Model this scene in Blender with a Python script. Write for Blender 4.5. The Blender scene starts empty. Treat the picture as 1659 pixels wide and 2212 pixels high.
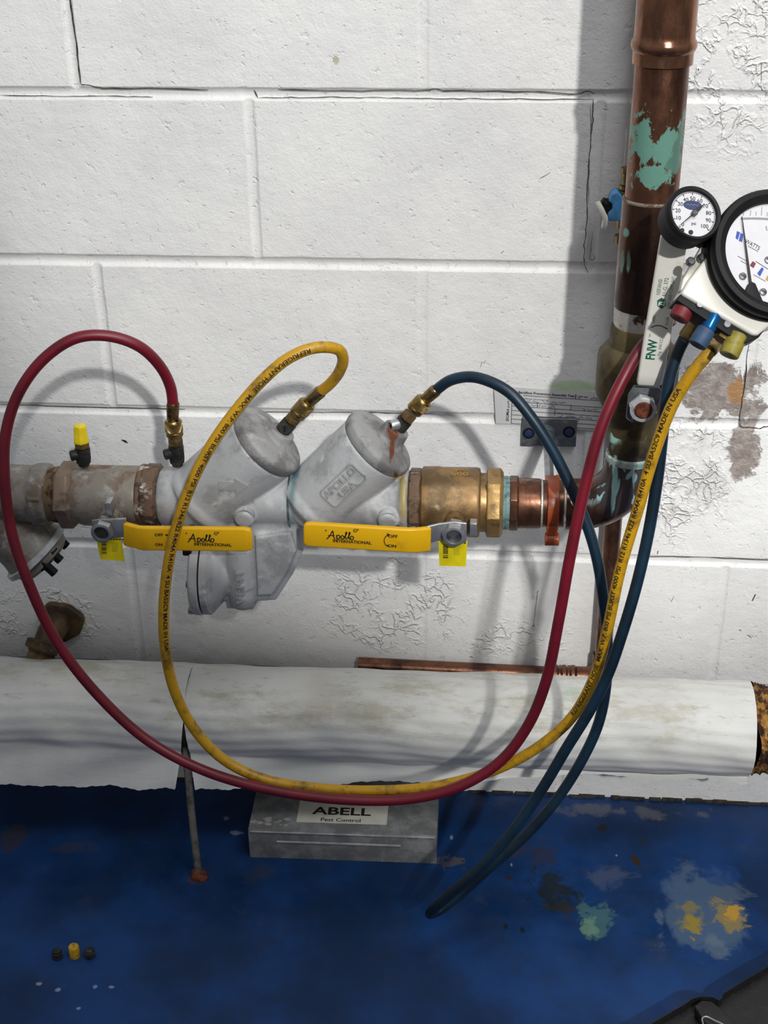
import bpy, math, random
import numpy as np
from mathutils import Vector, Matrix
random.seed(7); np.random.seed(7)
C = bpy.context.scene.collection
PI = math.pi
def V(*a): return Vector(a)

# ------------------------------------------------------------ camera, light, exposure
CP = Vector((0.09, -1.6143, 1.3472)); FPX = 3024.03
CR = (Matrix.Rotation(0.0869, 3, 'Z') @ Matrix.Rotation(1.0714, 3, 'X') @ Matrix.Rotation(-0.0132, 3, 'Z'))
cam = bpy.data.cameras.new('camera'); camo = bpy.data.objects.new('camera', cam); C.objects.link(camo)
cam.sensor_fit = 'HORIZONTAL'; cam.sensor_width = 36.0; cam.lens = FPX * 36.0 / 1659.0
cam.clip_start = 0.02
camo.matrix_world = Matrix.Translation(CP) @ CR.to_4x4()
bpy.context.scene.camera = camo

w = bpy.data.worlds.new('world'); bpy.context.scene.world = w; w.use_nodes = True
wn = w.node_tree; bg = wn.nodes['Background']
tc = wn.nodes.new('ShaderNodeTexCoord'); sx = wn.nodes.new('ShaderNodeSeparateXYZ')
cr = wn.nodes.new('ShaderNodeValToRGB'); mr = wn.nodes.new('ShaderNodeMapRange')
mr.inputs[1].default_value = -1; mr.inputs[2].default_value = 1
wn.links.new(tc.outputs['Generated'], sx.inputs[0]); wn.links.new(sx.outputs['Z'], mr.inputs[0])
wn.links.new(mr.outputs[0], cr.inputs[0]); wn.links.new(cr.outputs[0], bg.inputs[0])
cr.color_ramp.elements[0].color = (.14, .14, .15, 1); cr.color_ramp.elements[0].position = .3
cr.color_ramp.elements[1].color = (.97, .98, 1.0, 1); cr.color_ramp.elements[1].position = .95
bg.inputs[1].default_value = 0.46

KD = Vector((0.285, -1.0, 0.66)).normalized(); KT = Vector((0, -.2, .65))
def unseen_spot(name, off, aim, power, deg, blend):       # unseen key light behind and right of the camera, split into two spots
    kl = bpy.data.lights.new(name, 'SPOT'); o = bpy.data.objects.new(name, kl); C.objects.link(o)
    o.location = KT + KD * 4.0 + Vector(off); kl.energy = power; kl.shadow_soft_size = 0.05; kl.color = (1.0, .985, .955)
    kl.spot_size = math.radians(deg); kl.spot_blend = blend
    o.rotation_euler = (Vector(aim) - o.location).to_track_quat('-Z', 'Y').to_euler()
unseen_spot('unseen_spot', (-.05, 0, .02), (0.18, 0, 1.16), 440, 24.5, .5)  # key spot, its cone kept narrow so the lower left stays dim
unseen_spot('unseen_spot', (.07, 0, -.02), (0.62, -.30, .22), 380, 20, .8)  # second spot, added to brighten the floor and pipe at lower right

al = bpy.data.lights.new('added_fill_light', 'AREA'); alo = bpy.data.objects.new('added_fill_light', al); C.objects.link(alo)  # unseen area lamp added as soft fill, stronger towards the top
al.shape = 'RECTANGLE'; al.size = 1.2; al.size_y = .5; al.energy = 23; al.color = (.98, .99, 1.0)
alo.location = (.75, -1.15, 2.75); alo.rotation_euler = (Vector((.2, 0, .9)) - alo.location).to_track_quat('-Z', 'Y').to_euler()

vs = bpy.context.scene.view_settings
vs.view_transform = 'Standard'; vs.look = 'None'; vs.gamma = 1; vs.exposure = -0.12; vs.use_curve_mapping = False

# ------------------------------------------------------------ measuring helpers
def ray(x, y): return (CR @ Vector(((x - 829.5) / FPX, -(y - 1106) / FPX, -1)))
def P(x, y, e=0.0):                       # the point e metres in front of the back wall
    d = ray(x, y); t = (-e - CP.y) / d.y; return CP + d * t
def G(x, y, z=0.0):                       # the point at height z
    d = ray(x, y); t = (z - CP.z) / d.z; return CP + d * t
def S(p):                                 # pixels per metre at a point
    return FPX / -(CR.transposed() @ (p - CP)).z
def cyl_hit(x, y, A, ax, R):              # first hit on a cylinder -> (distance along axis, normal)
    d = ray(x, y); ax = ax.normalized(); o = CP - A
    dp = d - ax * d.dot(ax); op = o - ax * o.dot(ax)
    a = dp.dot(dp); b = 2 * dp.dot(op); c = op.dot(op) - R * R
    t = (-b - math.sqrt(max(b * b - 4 * a * c, 0))) / (2 * a); p = CP + d * t
    u = (p - A).dot(ax); return u, (p - A - ax * u).normalized(), p

# ------------------------------------------------------------ mesh builder
def frame(d, up=None):
    d = d.normalized(); up = up or (V(0, 0, 1) if abs(d.z) < .9 else V(0, -1, 0))
    u = (up - d * up.dot(d)).normalized(); return u, d.cross(u), d
def catmull(pts, n=10):
    pts = [Vector(p) for p in pts]; out = []
    q = [pts[0] * 2 - pts[1]] + pts + [pts[-1] * 2 - pts[-2]]
    for i in range(1, len(q) - 2):
        p0, p1, p2, p3 = q[i-1:i+3]
        t0 = 0; t1 = t0 + max((p1-p0).length, 1e-6) ** .5; t2 = t1 + max((p2-p1).length, 1e-6) ** .5; t3 = t2 + max((p3-p2).length, 1e-6) ** .5
        for k in range(n):
            t = t1 + (t2 - t1) * k / n
            a1 = p0 * ((t1-t)/(t1-t0)) + p1 * ((t-t0)/(t1-t0)); a2 = p1 * ((t2-t)/(t2-t1)) + p2 * ((t-t1)/(t2-t1)); a3 = p2 * ((t3-t)/(t3-t2)) + p3 * ((t-t2)/(t3-t2))
            b1 = a1 * ((t2-t)/(t2-t0)) + a2 * ((t-t0)/(t2-t0)); b2 = a2 * ((t3-t)/(t3-t1)) + a3 * ((t-t1)/(t3-t1))
            out.append(b1 * ((t2-t)/(t2-t1)) + b2 * ((t-t1)/(t2-t1)))
    out.append(pts[-1]); return out

class MB:
    def __init__(s): s.v = []; s.f = []
    def add(s, vs_, fs):
        o = len(s.v); s.v += [tuple(p) for p in vs_]; s.f += [tuple(o + i for i in f) for f in fs]; return s
    def lathe(s, A, d, prof, seg=40, rot=0.0, up=None, caps=True, pinch=None):
        u, v_, d = frame(d, up); vs_ = []; n = len(prof)
        for t, r in prof:
            for k in range(seg):
                a = rot + 2 * PI * k / seg; vs_.append(A + d * t + (u * math.cos(a) + v_ * math.sin(a)) * r)
        fs = [(i*seg + k, i*seg + (k+1) % seg, (i+1)*seg + (k+1) % seg, (i+1)*seg + k) for i in range(n-1) for k in range(seg)]
        if caps: fs += [tuple(range(seg))[::-1], tuple((n-1)*seg + k for k in range(seg))]
        return s.add(vs_, fs)
    def rod(s, A, B, r, r2=None, seg=24, caps=True, rot=0.0, up=None, ch=0.0):
        L = (B - A).length; r2 = r if r2 is None else r2
        pr = [(0, r), (L, r2)] if not ch else [(0, r - ch), (ch, r), (L - ch, r2), (L, r2 - ch)]
        return s.lathe(A, B - A, pr, seg, rot, up, caps)
    def tube(s, pts, r, seg=16, smooth=10, caps=True, rf=None):
        c = catmull(pts, smooth) if smooth else [Vector(p) for p in pts]
        n = len(c); T = [(c[min(i+1, n-1)] - c[max(i-1, 0)]).normalized() for i in range(n)]
        u = frame(T[0])[0]; vs_ = []
        for i in range(n):
            u = (u - T[i] * u.dot(T[i])).normalized(); v_ = T[i].cross(u)
            rr = rf(i / (n-1)) if rf else r
            for k in range(seg):
                a = 2 * PI * k / seg; vs_.append(c[i] + (u * math.cos(a) + v_ * math.sin(a)) * rr)
        fs = [(i*seg + k, i*seg + (k+1) % seg, (i+1)*seg + (k+1) % seg, (i+1)*seg + k) for i in range(n-1) for k in range(seg)]
        if caps: fs += [tuple(range(seg))[::-1], tuple((n-1)*seg + k for k in range(seg))]
        return s.add(vs_, fs)
    def box(s, c, h, ax=None):
        ax = ax or (V(1, 0, 0), V(0, 1, 0), V(0, 0, 1))
        vs_ = [c + ax[0] * (h[0]*i) + ax[1] * (h[1]*j) + ax[2] * (h[2]*k) for i in (-1, 1) for j in (-1, 1) for k in (-1, 1)]
        return s.add(vs_, [(0,1,3,2), (4,6,7,5), (0,4,5,1), (2,3,7,6), (0,2,6,4), (1,5,7,3)])
    def prism(s, pts, n):                  # closed outline extruded by the vector n
        pts = [Vector(p) for p in pts]; k = len(pts)
        return s.add(pts + [p + n for p in pts], [tuple(range(k))[::-1], tuple(range(k, 2*k))] + [(i, (i+1) % k, k + (i+1) % k, k + i) for i in range(k)])
    def ball(s, c, r, sc=(1,1,1), seg=24, rings=14):
        vs_ = []; 
        for i in range(1, rings):
            t = PI * i / rings
            for k in range(seg):
                a = 2*PI*k/seg; vs_.append(c + V(math.sin(t)*math.cos(a)*sc[0], math.sin(t)*math.sin(a)*sc[1], math.cos(t)*sc[2]) * r)
        m = len(vs_); vs_ += [c + V(0,0,r*sc[2]), c - V(0,0,r*sc[2])]
        fs = [((i)*seg+k, (i+1)*seg+k, (i+1)*seg+(k+1)%seg, i*seg+(k+1)%seg) for i in range(rings-2) for k in range(seg)]
        fs += [(m, k, (k+1)%seg) for k in range(seg)] + [(m+1, (rings-2)*seg+(k+1)%seg, (rings-2)*seg+k) for k in range(seg)]
        return s.add(vs_, fs)
    def build(s, name, mat, parent=None, angle=35, bevel=0.0, smooth=True, voxel=0.0):
        me = bpy.data.meshes.new(name); me.from_pydata(s.v, [], s.f); me.update()
        import bmesh
        b = bmesh.new(); b.from_mesh(me); bmesh.ops.recalc_face_normals(b, faces=b.faces)
        if bevel:
            es = [e for e in b.edges if len(e.link_faces) == 2 and e.calc_face_angle(0) > math.radians(40)]
            bmesh.ops.bevel(b, geom=es, offset=bevel, segments=3, affect='EDGES', profile=.5, clamp_overlap=True)
        b.to_mesh(me); b.free()
        if smooth:
            me.polygons.foreach_set('use_smooth', [True] * len(me.polygons)); me.set_sharp_from_angle(angle=math.radians(angle))
        me.materials.append(mat)
        o = bpy.data.objects.new(name, me); C.objects.link(o)
        if voxel:
            m = o.modifiers.new('r', 'REMESH'); m.mode = 'VOXEL'; m.voxel_size = voxel; m.use_smooth_shade = True
            m = o.modifiers.new('s', 'SMOOTH'); m.iterations = 6; m.factor = .6
        if parent is not None: put(o, parent)
        return o
def put(o, parent):                       # parts are modelled in world coordinates
    o.parent = parent
    o.matrix_parent_inverse = Matrix.Translation(parent.location if parent.parent is None else V(0, 0, 0)).inverted()
def tag(o, label, cat, group=None):
    o['label'] = label; o['category'] = cat
    if group: o['group'] = group
    return o
def thing(name, label, cat, loc, group=None):
    o = bpy.data.objects.new(name, None); C.objects.link(o); o.location = loc; o.empty_display_size = .02
    return tag(o, label, cat, group)
def text_polys(body, size=1.0, spacing=1.0, bold=0.0, dice=False):
    cu = bpy.data.curves.new('t', 'FONT'); cu.body = body; cu.size = size; cu.space_character = spacing; cu.offset = bold
    cu.resolution_u = 3
    o = bpy.data.objects.new('t', cu); C.objects.link(o); dg = bpy.context.evaluated_depsgraph_get(); dg.update()
    me = bpy.data.meshes.new_from_object(o.evaluated_get(dg)); C.objects.unlink(o); bpy.data.objects.remove(o)
    if dice:                               # cut across the strokes so that the letters can bend round a tube
        import bmesh
        b = bmesh.new(); b.from_mesh(me)
        for y in (-.12, -.02, .09, .18, .27, .36, .45, .54, .63): bmesh.ops.bisect_plane(b, geom=b.verts[:] + b.edges[:] + b.faces[:], plane_co=(0, y, 0), plane_no=(0, 1, 0))
        b.to_mesh(me); b.free()
    vs_ = [tuple(v.co) for v in me.vertices]; fs = [tuple(p.vertices) for p in me.polygons]; bpy.data.meshes.remove(me)
    if not vs_: return [], [], 0
    x0 = min(p[0] for p in vs_); x1 = max(p[0] for p in vs_)
    return [(p[0] - x0, p[1]) for p in vs_], fs, x1 - x0
def letter(mb, body, f, height, spacing=1.0, length=None, bold=0.0, center=True, split=0):
    """add lettering; f maps (x along the baseline, y above it) in metres to a point"""
    vs_, fs, wd = text_polys(body, 1.0, spacing, bold)
    k = height / .73; kx = (length / wd) if length else k
    o = wd / 2 if center else 0
    mb.add([f((x - o) * kx, (y - .36) * k) for x, y in vs_], fs); return wd * kx

# ------------------------------------------------------------ materials
class NT:
    def __init__(s, name):
        s.m = bpy.data.materials.new(name); s.m.use_nodes = True; s.t = s.m.node_tree; s.b = s.t.nodes['Principled BSDF']
        s.pos = s.t.nodes.new('ShaderNodeNewGeometry').outputs['Position']
    def link(s, a, b):
        if isinstance(a, (int, float)): b.default_value = a
        elif isinstance(a, tuple): b.default_value = (*a[:3], 1) if len(b.default_value) == 4 else a[:3]
        else: s.t.links.new(a, b)
    def noise(s, scale, detail=4, rough=.55, vec=None, dist=0.0, stretch=None):
        n = s.t.nodes.new('ShaderNodeTexNoise'); n.inputs['Scale'].default_value = scale; n.inputs['Detail'].default_value = detail
        n.inputs['Roughness'].default_value = rough; n.inputs['Distortion'].default_value = dist
        v = vec or s.pos
        if stretch: v = s.vmath('MULTIPLY', v, stretch)
        s.link(v, n.inputs['Vector']); return n.outputs['Fac']
    def noisec(s, scale, detail=3):
        n = s.t.nodes.new('ShaderNodeTexNoise'); n.inputs['Scale'].default_value = scale; n.inputs['Detail'].default_value = detail
        s.link(s.pos, n.inputs['Vector']); return n.outputs['Color']
    def voro(s, scale, feature='F1', vec=None, out='Distance'):
        n = s.t.nodes.new('ShaderNodeTexVoronoi'); n.feature = feature; n.inputs['Scale'].default_value = scale
        s.link(vec or s.pos, n.inputs['Vector']); return n.outputs[out]
    def vmath(s, op, a, b=None):
        n = s.t.nodes.new('ShaderNodeVectorMath'); n.operation = op; s.link(a, n.inputs[0])
        if b is not None: s.link(b, n.inputs[1])
        return n.outputs['Value'] if op in ('LENGTH', 'DOT_PRODUCT') else n.outputs[0]
    def math(s, op, a, b=0.0, clamp=False):
        n = s.t.nodes.new('ShaderNodeMath'); n.operation = op; n.use_clamp = clamp; s.link(a, n.inputs[0]); s.link(b, n.inputs[1]); return n.outputs[0]
    def ramp(s, v, a, b, lo=0.0, hi=1.0):
        n = s.t.nodes.new('ShaderNodeMapRange'); n.interpolation_type = 'SMOOTHSTEP'; s.link(v, n.inputs[0])
        for i, q in enumerate((a, b, lo, hi)): n.inputs[i+1].default_value = q
        return n.outputs[0]
    def mix(s, f, a, b):
        n = s.t.nodes.new('ShaderNodeMix'); n.data_type = 'RGBA'; s.link(f, n.inputs[0]); s.link(a, n.inputs[6]); s.link(b, n.inputs[7]); return n.outputs[2]
    def blob(s, c, rad, nz=.5, nscale=25, soft=.4):
        d = s.vmath('MULTIPLY', s.vmath('SUBTRACT', s.pos, tuple(c)), tuple(1 / r for r in rad))
        if nz: d = s.vmath('ADD', d, s.vmath('MULTIPLY', s.vmath('SUBTRACT', s.noisec(nscale, 6), (.5, .5, .5)), (nz*2.6,)*3))
        return s.ramp(s.vmath('LENGTH', d), 1 - soft, 1.0, 1.0, 0.0)
    def stain(s, c, rad, scale=30, amp=2.2, lo=.42, hi=.6, stretch=None):   # ragged patch with an eaten edge
        d = s.vmath('LENGTH', s.vmath('MULTIPLY', s.vmath('SUBTRACT', s.pos, tuple(c)), tuple(1 / r for r in rad)))
        n = s.math('MULTIPLY', s.math('SUBTRACT', s.noise(scale, 7, .68, dist=.4, stretch=stretch), .5), amp)
        return s.ramp(s.math('ADD', s.math('SUBTRACT', 1.0, d), n), lo, hi)
    def bump(s, h, strength=.5, dist=.001, chain=None):
        n = s.t.nodes.new('ShaderNodeBump'); n.inputs['Strength'].default_value = strength; n.inputs['Distance'].default_value = dist
        s.link(h, n.inputs['Height'])
        if chain is not None: s.link(chain, n.inputs['Normal'])
        s.link(n.outputs[0], s.b.inputs['Normal']); return n.outputs[0]
    def out(s, col, rough=.5, metal=0.0, spec=None, coat=0.0):
        s.link(col, s.b.inputs['Base Color']); s.link(rough, s.b.inputs['Roughness']); s.link(metal, s.b.inputs['Metallic'])
        if spec is not None: s.b.inputs['Specular IOR Level'].default_value = spec
        if coat: s.b.inputs['Coat Weight'].default_value = coat; s.b.inputs['Coat Roughness'].default_value = .12
        return s.m
def sc(r, g, b):                          # sRGB 0-255 -> linear
    return tuple(((c/255) / 12.92 if c/255 <= .04045 else ((c/255 + .055) / 1.055) ** 2.4) for c in (r, g, b))
def plain(name, col, rough=.5, metal=0.0, nz=.12, scale=60, bump=0.0, **k):
    t = NT(name); dark = tuple(c * (1 - nz * 2.2) for c in col); lite = tuple(min(1, c * (1 + nz)) for c in col)
    c = t.mix(t.ramp(t.noise(scale), .35, .65), dark, lite)
    if bump: t.bump(t.noise(scale * 6), .5, bump)
    return t.out(c, rough, metal, **k)
def weather(name, cols, scale=30, rough=(.4, .7), metal=0.0, bump=.0004, stretch=None, extra=()):
    """cols: base then (colour, low, high threshold) layers; extra: (mask function, colour)"""
    t = NT(name); c = cols[0]
    for i, (q, lo, hi) in enumerate(cols[1:]): c = t.mix(t.ramp(t.noise(scale * (1 + .6 * i), 6, .65, dist=.3 * i, stretch=stretch), lo, hi), c, q)
    met = metal
    for f, q, mm in extra:
        mk = f(t); c = t.mix(mk, c, q)
        if mm is not None: met = t.math('MULTIPLY', met, t.math('SUBTRACT', 1.0, mk))
    r = t.ramp(t.noise(scale * 1.7, 5), .35, .65, rough[0], rough[1])
    t.bump(t.noise(scale * 8, 5, .6), .6, bump)
    return t.out(c, r, met)
M = {}
M['black'] = plain('black_plastic', sc(13, 13, 14), .6, nz=.1, spec=.3)
M['black_rubber'] = plain('black_rubber', sc(24, 24, 25), .6, nz=.1, spec=.3)
M['ink'] = plain('black_ink', sc(30, 24, 20), .6, nz=.02)
M['crack'] = plain('crack_shadow', sc(70, 68, 64), .9, nz=.3, scale=200)
M['green_ink'] = plain('green_ink', sc(15, 100, 75), .6, nz=.05)
M['blue_ink'] = plain('blue_ink', sc(35, 70, 160), .5, nz=.05)
M['grey_ink'] = plain('grey_ink', sc(140, 138, 136), .6, nz=.05)
M['paper'] = plain('paper', sc(205, 205, 206), .8, nz=.03, scale=15)
M['dial'] = plain('dial_white', sc(204, 204, 208), .35, nz=.015)
M['chrome'] = plain('zinc_steel', sc(176, 178, 180), .34, .75, nz=.08)
M['steel'] = weather('dull_steel', [sc(120, 122, 124), (sc(75, 76, 78), .45, .65)], 70, (.35, .6), .9)
M['zinc'] = weather('zinc_plate', [sc(112, 116, 120), (sc(150, 152, 156), .5, .7)], 80, (.4, .55), .7, .0001)
M['brass'] = weather('brass', [sc(156, 134, 88), (sc(92, 74, 44), .48, .7)], 90, (.25, .45), 1.0, .0001)
M['old_brass'] = weather('old_brass', [sc(120, 98, 58), (sc(72, 60, 42), .42, .65)], 60, (.4, .65), .6, .0002)
M['dark_bronze'] = weather('dark_bronze', [sc(66, 66, 62), (sc(40, 40, 40), .4, .6), (sc(110, 108, 98), .62, .75)], 70, (.4, .7), .5, .0003)
M['red_hose'] = plain('red_hose', sc(106, 14, 32), .42, nz=.12, scale=18)
M['blue_hose'] = plain('blue_hose', sc(12, 38, 55), .4, nz=.2, scale=22)
t = NT('yellow_hose')
c = t.mix(t.ramp(t.noise(30, 6, .75), .46, .68), sc(190, 144, 18), sc(104, 80, 26))
M['yellow_hose'] = t.out(c, .42, 0.0)
t = NT('yellow_vinyl')
c = t.mix(t.ramp(t.noise(25, 5), .55, .8), sc(228, 176, 12), sc(200, 148, 14)); t.bump(t.noise(90), .3, .0003)
M['yellow_vinyl'] = t.out(c, .36, 0.0)
M['tag_yellow'] = plain('tag_yellow', sc(232, 214, 16), .45, nz=.04)
M['cap_yellow'] = plain('cap_yellow', sc(240, 212, 20), .4, nz=.06)
M['old_cap'] = weather('grubby_yellow', [sc(190, 150, 30), (sc(110, 85, 30), .5, .7)], 150, (.4, .6))
M['white_vinyl'] = weather('white_vinyl', [sc(232, 230, 220), (sc(206, 200, 184), .58, .8)], 28, (.3, .45), 0, .0002)
M['white_block'] = weather('white_block', [sc(230, 228, 218), (sc(206, 200, 182), .55, .8)], 25, (.35, .5), 0, .0001)
M['red_knob'] = plain('red_knob', sc(116, 28, 34), .55, nz=.1, scale=120)
M['blue_knob'] = plain('blue_knob', sc(48, 74, 104), .6, nz=.1, scale=120)
M['blue_gloss'] = plain('blue_anodised', sc(24, 100, 165), .25, .6, nz=.1)
M['olive_knob'] = plain('olive_knob', sc(140, 128, 46), .5, nz=.12, scale=120)
M['rust'] = weather('rust', [sc(120, 56, 26), (sc(66, 30, 20), .4, .6)], 160, (.7, .9), 0, .001)
M['blue_handle'] = plain('blue_handle', sc(82, 150, 205), .4, nz=.12)
M['white_lever'] = plain('white_lever', sc(236, 232, 218), .35, nz=.03)
M['orange'] = weather('orange_paint', [sc(164, 76, 38), (sc(104, 46, 26), .5, .7)], 50, (.25, .45), 0, .0004)
M['tape'] = weather('teal_tape', [sc(120, 150, 150), (sc(84, 110, 112), .45, .6)], 120, (.4, .6), 0, .0003)
M['solder'] = weather('solder', [sc(205, 202, 192), (sc(130, 126, 116), .5, .7)], 120, (.25, .5), .6, .0004)

# ------------------------------------------------------------ structure: block wall and floor
def lines(a, b, joints, fine=.0012, span=.011, coarse=.008):
    xs = set(); x = a
    while x < b: xs.add(round(x, 5)); x += coarse
    for j in joints:
        k = -span
        while k <= span: xs.add(round(j + k, 5)); k += fine
    return np.array(sorted(xs))
HJ = [.2 * k + .0025 for k in range(1, 12)]
VJ = [.2 * k for k in range(-7, 9)]
zs = lines(0, 2.3, [z for z in HJ if z < 1.3]); xs = lines(-1.4, 1.7, [x for x in VJ if -.9 < x < .9])
X, Z = np.meshgrid(xs, zs)
def wob(a, s, n=5, seed=0):
    r = np.random.RandomState(seed); o = 0
    for i in range(n): o = o + np.sin(a * s * (1.7 ** i) + r.rand() * 7) / (1.35 ** i)
    return o / 3
D = np.zeros_like(X)
def groove(d, wdt, dep): q = np.clip(1 - (np.abs(d) / wdt) ** 2.4, 0, 1); return dep * q ** .6
for i, z in enumerate(HJ):
    D = np.maximum(D, groove(Z - z - .0006 * wob(X, 60, seed=i), .0068, .0042))
for i, x in enumerate(VJ):
    k = np.floor((Z - .0025) / .2); par = (k % 2 == 0) if False else ((np.abs(k - 1) % 2) == 0)
    odd = (round(x / .2) % 2) != 0
    on = (par != odd)                                # running bond
    f = {0: .0010, -2: .0036, 2: .0018, 1: .0030, -1: .0026}.get(round(x / .2), .0022)
    D = np.maximum(D, np.where(on, groove(X - x - .0006 * wob(Z, 50, seed=30+i), .0062, f), 0))
relief = .0006 * (wob(X * 1.0 + Z * .4, 23, seed=77) * wob(Z - X * .3, 27, seed=78)) + .0002 * wob(X * 3 - Z, 55, seed=79) * wob(Z * 2 + X, 60, seed=80)
Y = D + relief
n0, n1 = X.shape
vv = np.stack([X, Y, Z], -1).reshape(-1, 3)
ii = np.arange(n0 * n1).reshape(n0, n1)
ff = np.stack([ii[:-1, :-1], ii[:-1, 1:], ii[1:, 1:], ii[1:, :-1]], -1).reshape(-1, 4)
me = bpy.data.meshes.new('wall_back'); me.from_pydata(vv.tolist(), [], ff.tolist()); me.update()
me.polygons.foreach_set('use_smooth', [True] * len(me.polygons))
# give the wall a body behind its face
wall = bpy.data.objects.new('wall_back', me); C.objects.link(wall); wall['kind'] = 'structure'

t = NT('painted_block')
def WB(x, y, rx, ry, **k): return t.blob(P(x, y), (rx / 1640, 1.0, ry / 1480), **k)
base = t.mix(t.ramp(t.noise(9, 4), .35, .7), sc(235, 235, 233), sc(226, 226, 225))
base = t.mix(t.math('MULTIPLY', t.ramp(t.noise(140, 3), .68, .78), .18), base, sc(190, 188, 184))
for a in [(820, 1440, 900, 40), (1250, 1300, 120, 160), (60, 1380, 190, 60)]:
    base = t.mix(t.math('MULTIPLY', WB(*a, nz=.5, soft=.8), .35), base, sc(206, 202, 198))
grn = WB(1238, 836, 62, 17, nz=.15, soft=.5); base = t.mix(t.math('MULTIPLY', grn, .7), base, sc(172, 206, 146))
def WS(x, y, rx, ry, *a, **k): return t.stain(P(x, y), (rx / 1640, 1.0, ry / 1480), *a, **k)
grey = t.math('MAXIMUM', WS(1555, 845, 135, 105, 20, 1.8, .42, .52), WS(1608, 960, 60, 165, 24, 1.8, .42, .56))
grey = t.math('MAXIMUM', grey, t.math('MULTIPLY', WS(1520, 1050, 150, 210, 26, 2.4, .5, 1.0), .32))
bare = t.mix(t.ramp(t.noise(60, 5, .7), .4, .62), sc(138, 126, 120), sc(168, 160, 154))
bare = t.mix(WB(1592, 845, 22, 34, nz=.5, nscale=50), bare, sc(168, 128, 88))
base = t.mix(grey, base, bare)
base = t.mix(t.math('MULTIPLY', WB(726, 130, 7, 9, nz=.3, nscale=90), .6), base, sc(170, 160, 120))
base = t.mix(WB(860, 1715, 560, 14, nz=.8, nscale=60, soft=.5), base, sc(176, 170, 160))
peel = t.math('MAXIMUM', WB(850, 1310, 210, 120, nz=.45, nscale=18, soft=.4), WB(1560, 120, 140, 190, nz=.4, nscale=16, soft=.4))
peel = t.math('MAXIMUM', peel, WB(1480, 1040, 110, 160, nz=.4, soft=.4)); peel = t.math('MAXIMUM', peel, WB(90, 1330, 170, 80, nz=.4, soft=.5))
peel = t.math('MAXIMUM', peel, t.math('MULTIPLY', WB(1120, 1380, 160, 60, nz=.4, soft=.5), .8))
wv = t.vmath('ADD', t.pos, t.vmath('MULTIPLY', t.vmath('SUBTRACT', t.noisec(22, 5), (.5, .5, .5)), (.075,) * 3))
curl = t.math('MULTIPLY', t.ramp(t.voro(60, 'DISTANCE_TO_EDGE', wv), .0, .16, 1, 0), t.ramp(t.noise(26, 3), .42, .58))
pits = t.ramp(t.noise(120, 3, .6), .62, .74)
pits2 = t.ramp(t.noise(55, 5, .6), .6, .72)
h = t.math('ADD', t.math('MULTIPLY', t.noise(42, 5, .6), 1.0), t.math('MULTIPLY', t.noise(330, 3, .6), .28))
h = t.math('SUBTRACT', h, t.math('MULTIPLY', pits, .45)); h = t.math('SUBTRACT', h, t.math('MULTIPLY', pits2, .35))
h = t.math('ADD', h, t.math('MULTIPLY', t.math('MULTIPLY', peel, curl), 1.1))
h = t.math('ADD', h, t.math('MULTIPLY', grey, t.math('MULTIPLY', t.noise(170, 5), -1.0)))
t.bump(h, .75, .0024)
me.materials.append(t.out(base, t.mix(grey, (.5,)*3, (.9,)*3) if False else .5, 0.0))

t = NT('blue_floor_paint')
def FB(x, y, rx, ry, **k): return t.blob(G(x, y), (rx / 1700, ry / 1020, 1.0), **k)
def FS(x, y, rx, ry, *a, **k): return t.stain(G(x, y), (rx / 1700, ry / 1020, 1.0), *a, **k)
def over(c, mk, k, q): return t.mix(t.math('MULTIPLY', mk, k), c, q)
c = t.mix(t.ramp(t.noise(7, 4), .35, .68), sc(10, 40, 78), sc(17, 58, 112))
c = over(c, t.ramp(t.noise(18, 6, .7), .5, .7), .35, sc(26, 38, 54))
c = over(c, t.ramp(t.noise(12, 7, .75), .56, .7), .38, sc(56, 62, 72))
c = over(c, FS(1340, 1752, 430, 34, 26, 2.4, .55, .9), .5, sc(110, 112, 116))
c = over(c, FS(1150, 1840, 130, 60, 30, 2.4, .5, .9), .6, sc(52, 46, 48))
c = over(c, FS(1190, 1925, 120, 90, 34, 2.6, .45, .85), .85, sc(24, 32, 30))
c = over(c, FS(1210, 1960, 60, 40, 60, 2.6, .5, .8), .8, sc(44, 40, 28))
c = over(c, FS(1290, 1985, 80, 62, 34, 2.6, .5, .75), .6, sc(74, 112, 108))
c = over(c, FS(1270, 2005, 46, 40, 40, 2.4, .5, .8), .75, sc(100, 132, 112))
c = over(c, FS(1528, 1960, 140, 130, 16, 1.3, .30, .5), .5, sc(92, 112, 128))
c = over(c, FS(1560, 1890, 80, 36, 18, 1.8, .45, .6), .6, sc(20, 60, 120))
c = over(c, FS(1425, 1990, 30, 80, 24, 2.0, .5, .8), .35, sc(110, 126, 140))
c = over(c, FS(1492, 1975, 52, 70, 34, 2.2, .45, .75), .8, sc(126, 116, 66))
c = over(c, FS(1500, 2000, 40, 50, 44, 2.6, .55, .75), .85, sc(146, 124, 44))
c = over(c, FS(1575, 1975, 62, 52, 34, 2.4, .45, .7), .8, sc(140, 122, 66))
c = over(c, FS(1582, 1972, 44, 36, 50, 2.6, .5, .7), .9, sc(182, 140, 48))
c = over(c, FS(1545, 2040, 60, 50, 22, 2.0, .5, .8), .4, sc(110, 124, 130))
c = over(c, FS(1320, 1890, 120, 50, 22, 2.0, .5, .9), .35, sc(96, 100, 112))
c = over(c, FS(1372, 1858, 24, 30, 80, 2.4, .5, .6), 1.0, sc(50, 40, 30))
c = over(c, FS(1303, 1788, 34, 14, 80, 2.4, .5, .6), 1.0, sc(34, 32, 32))
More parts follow.
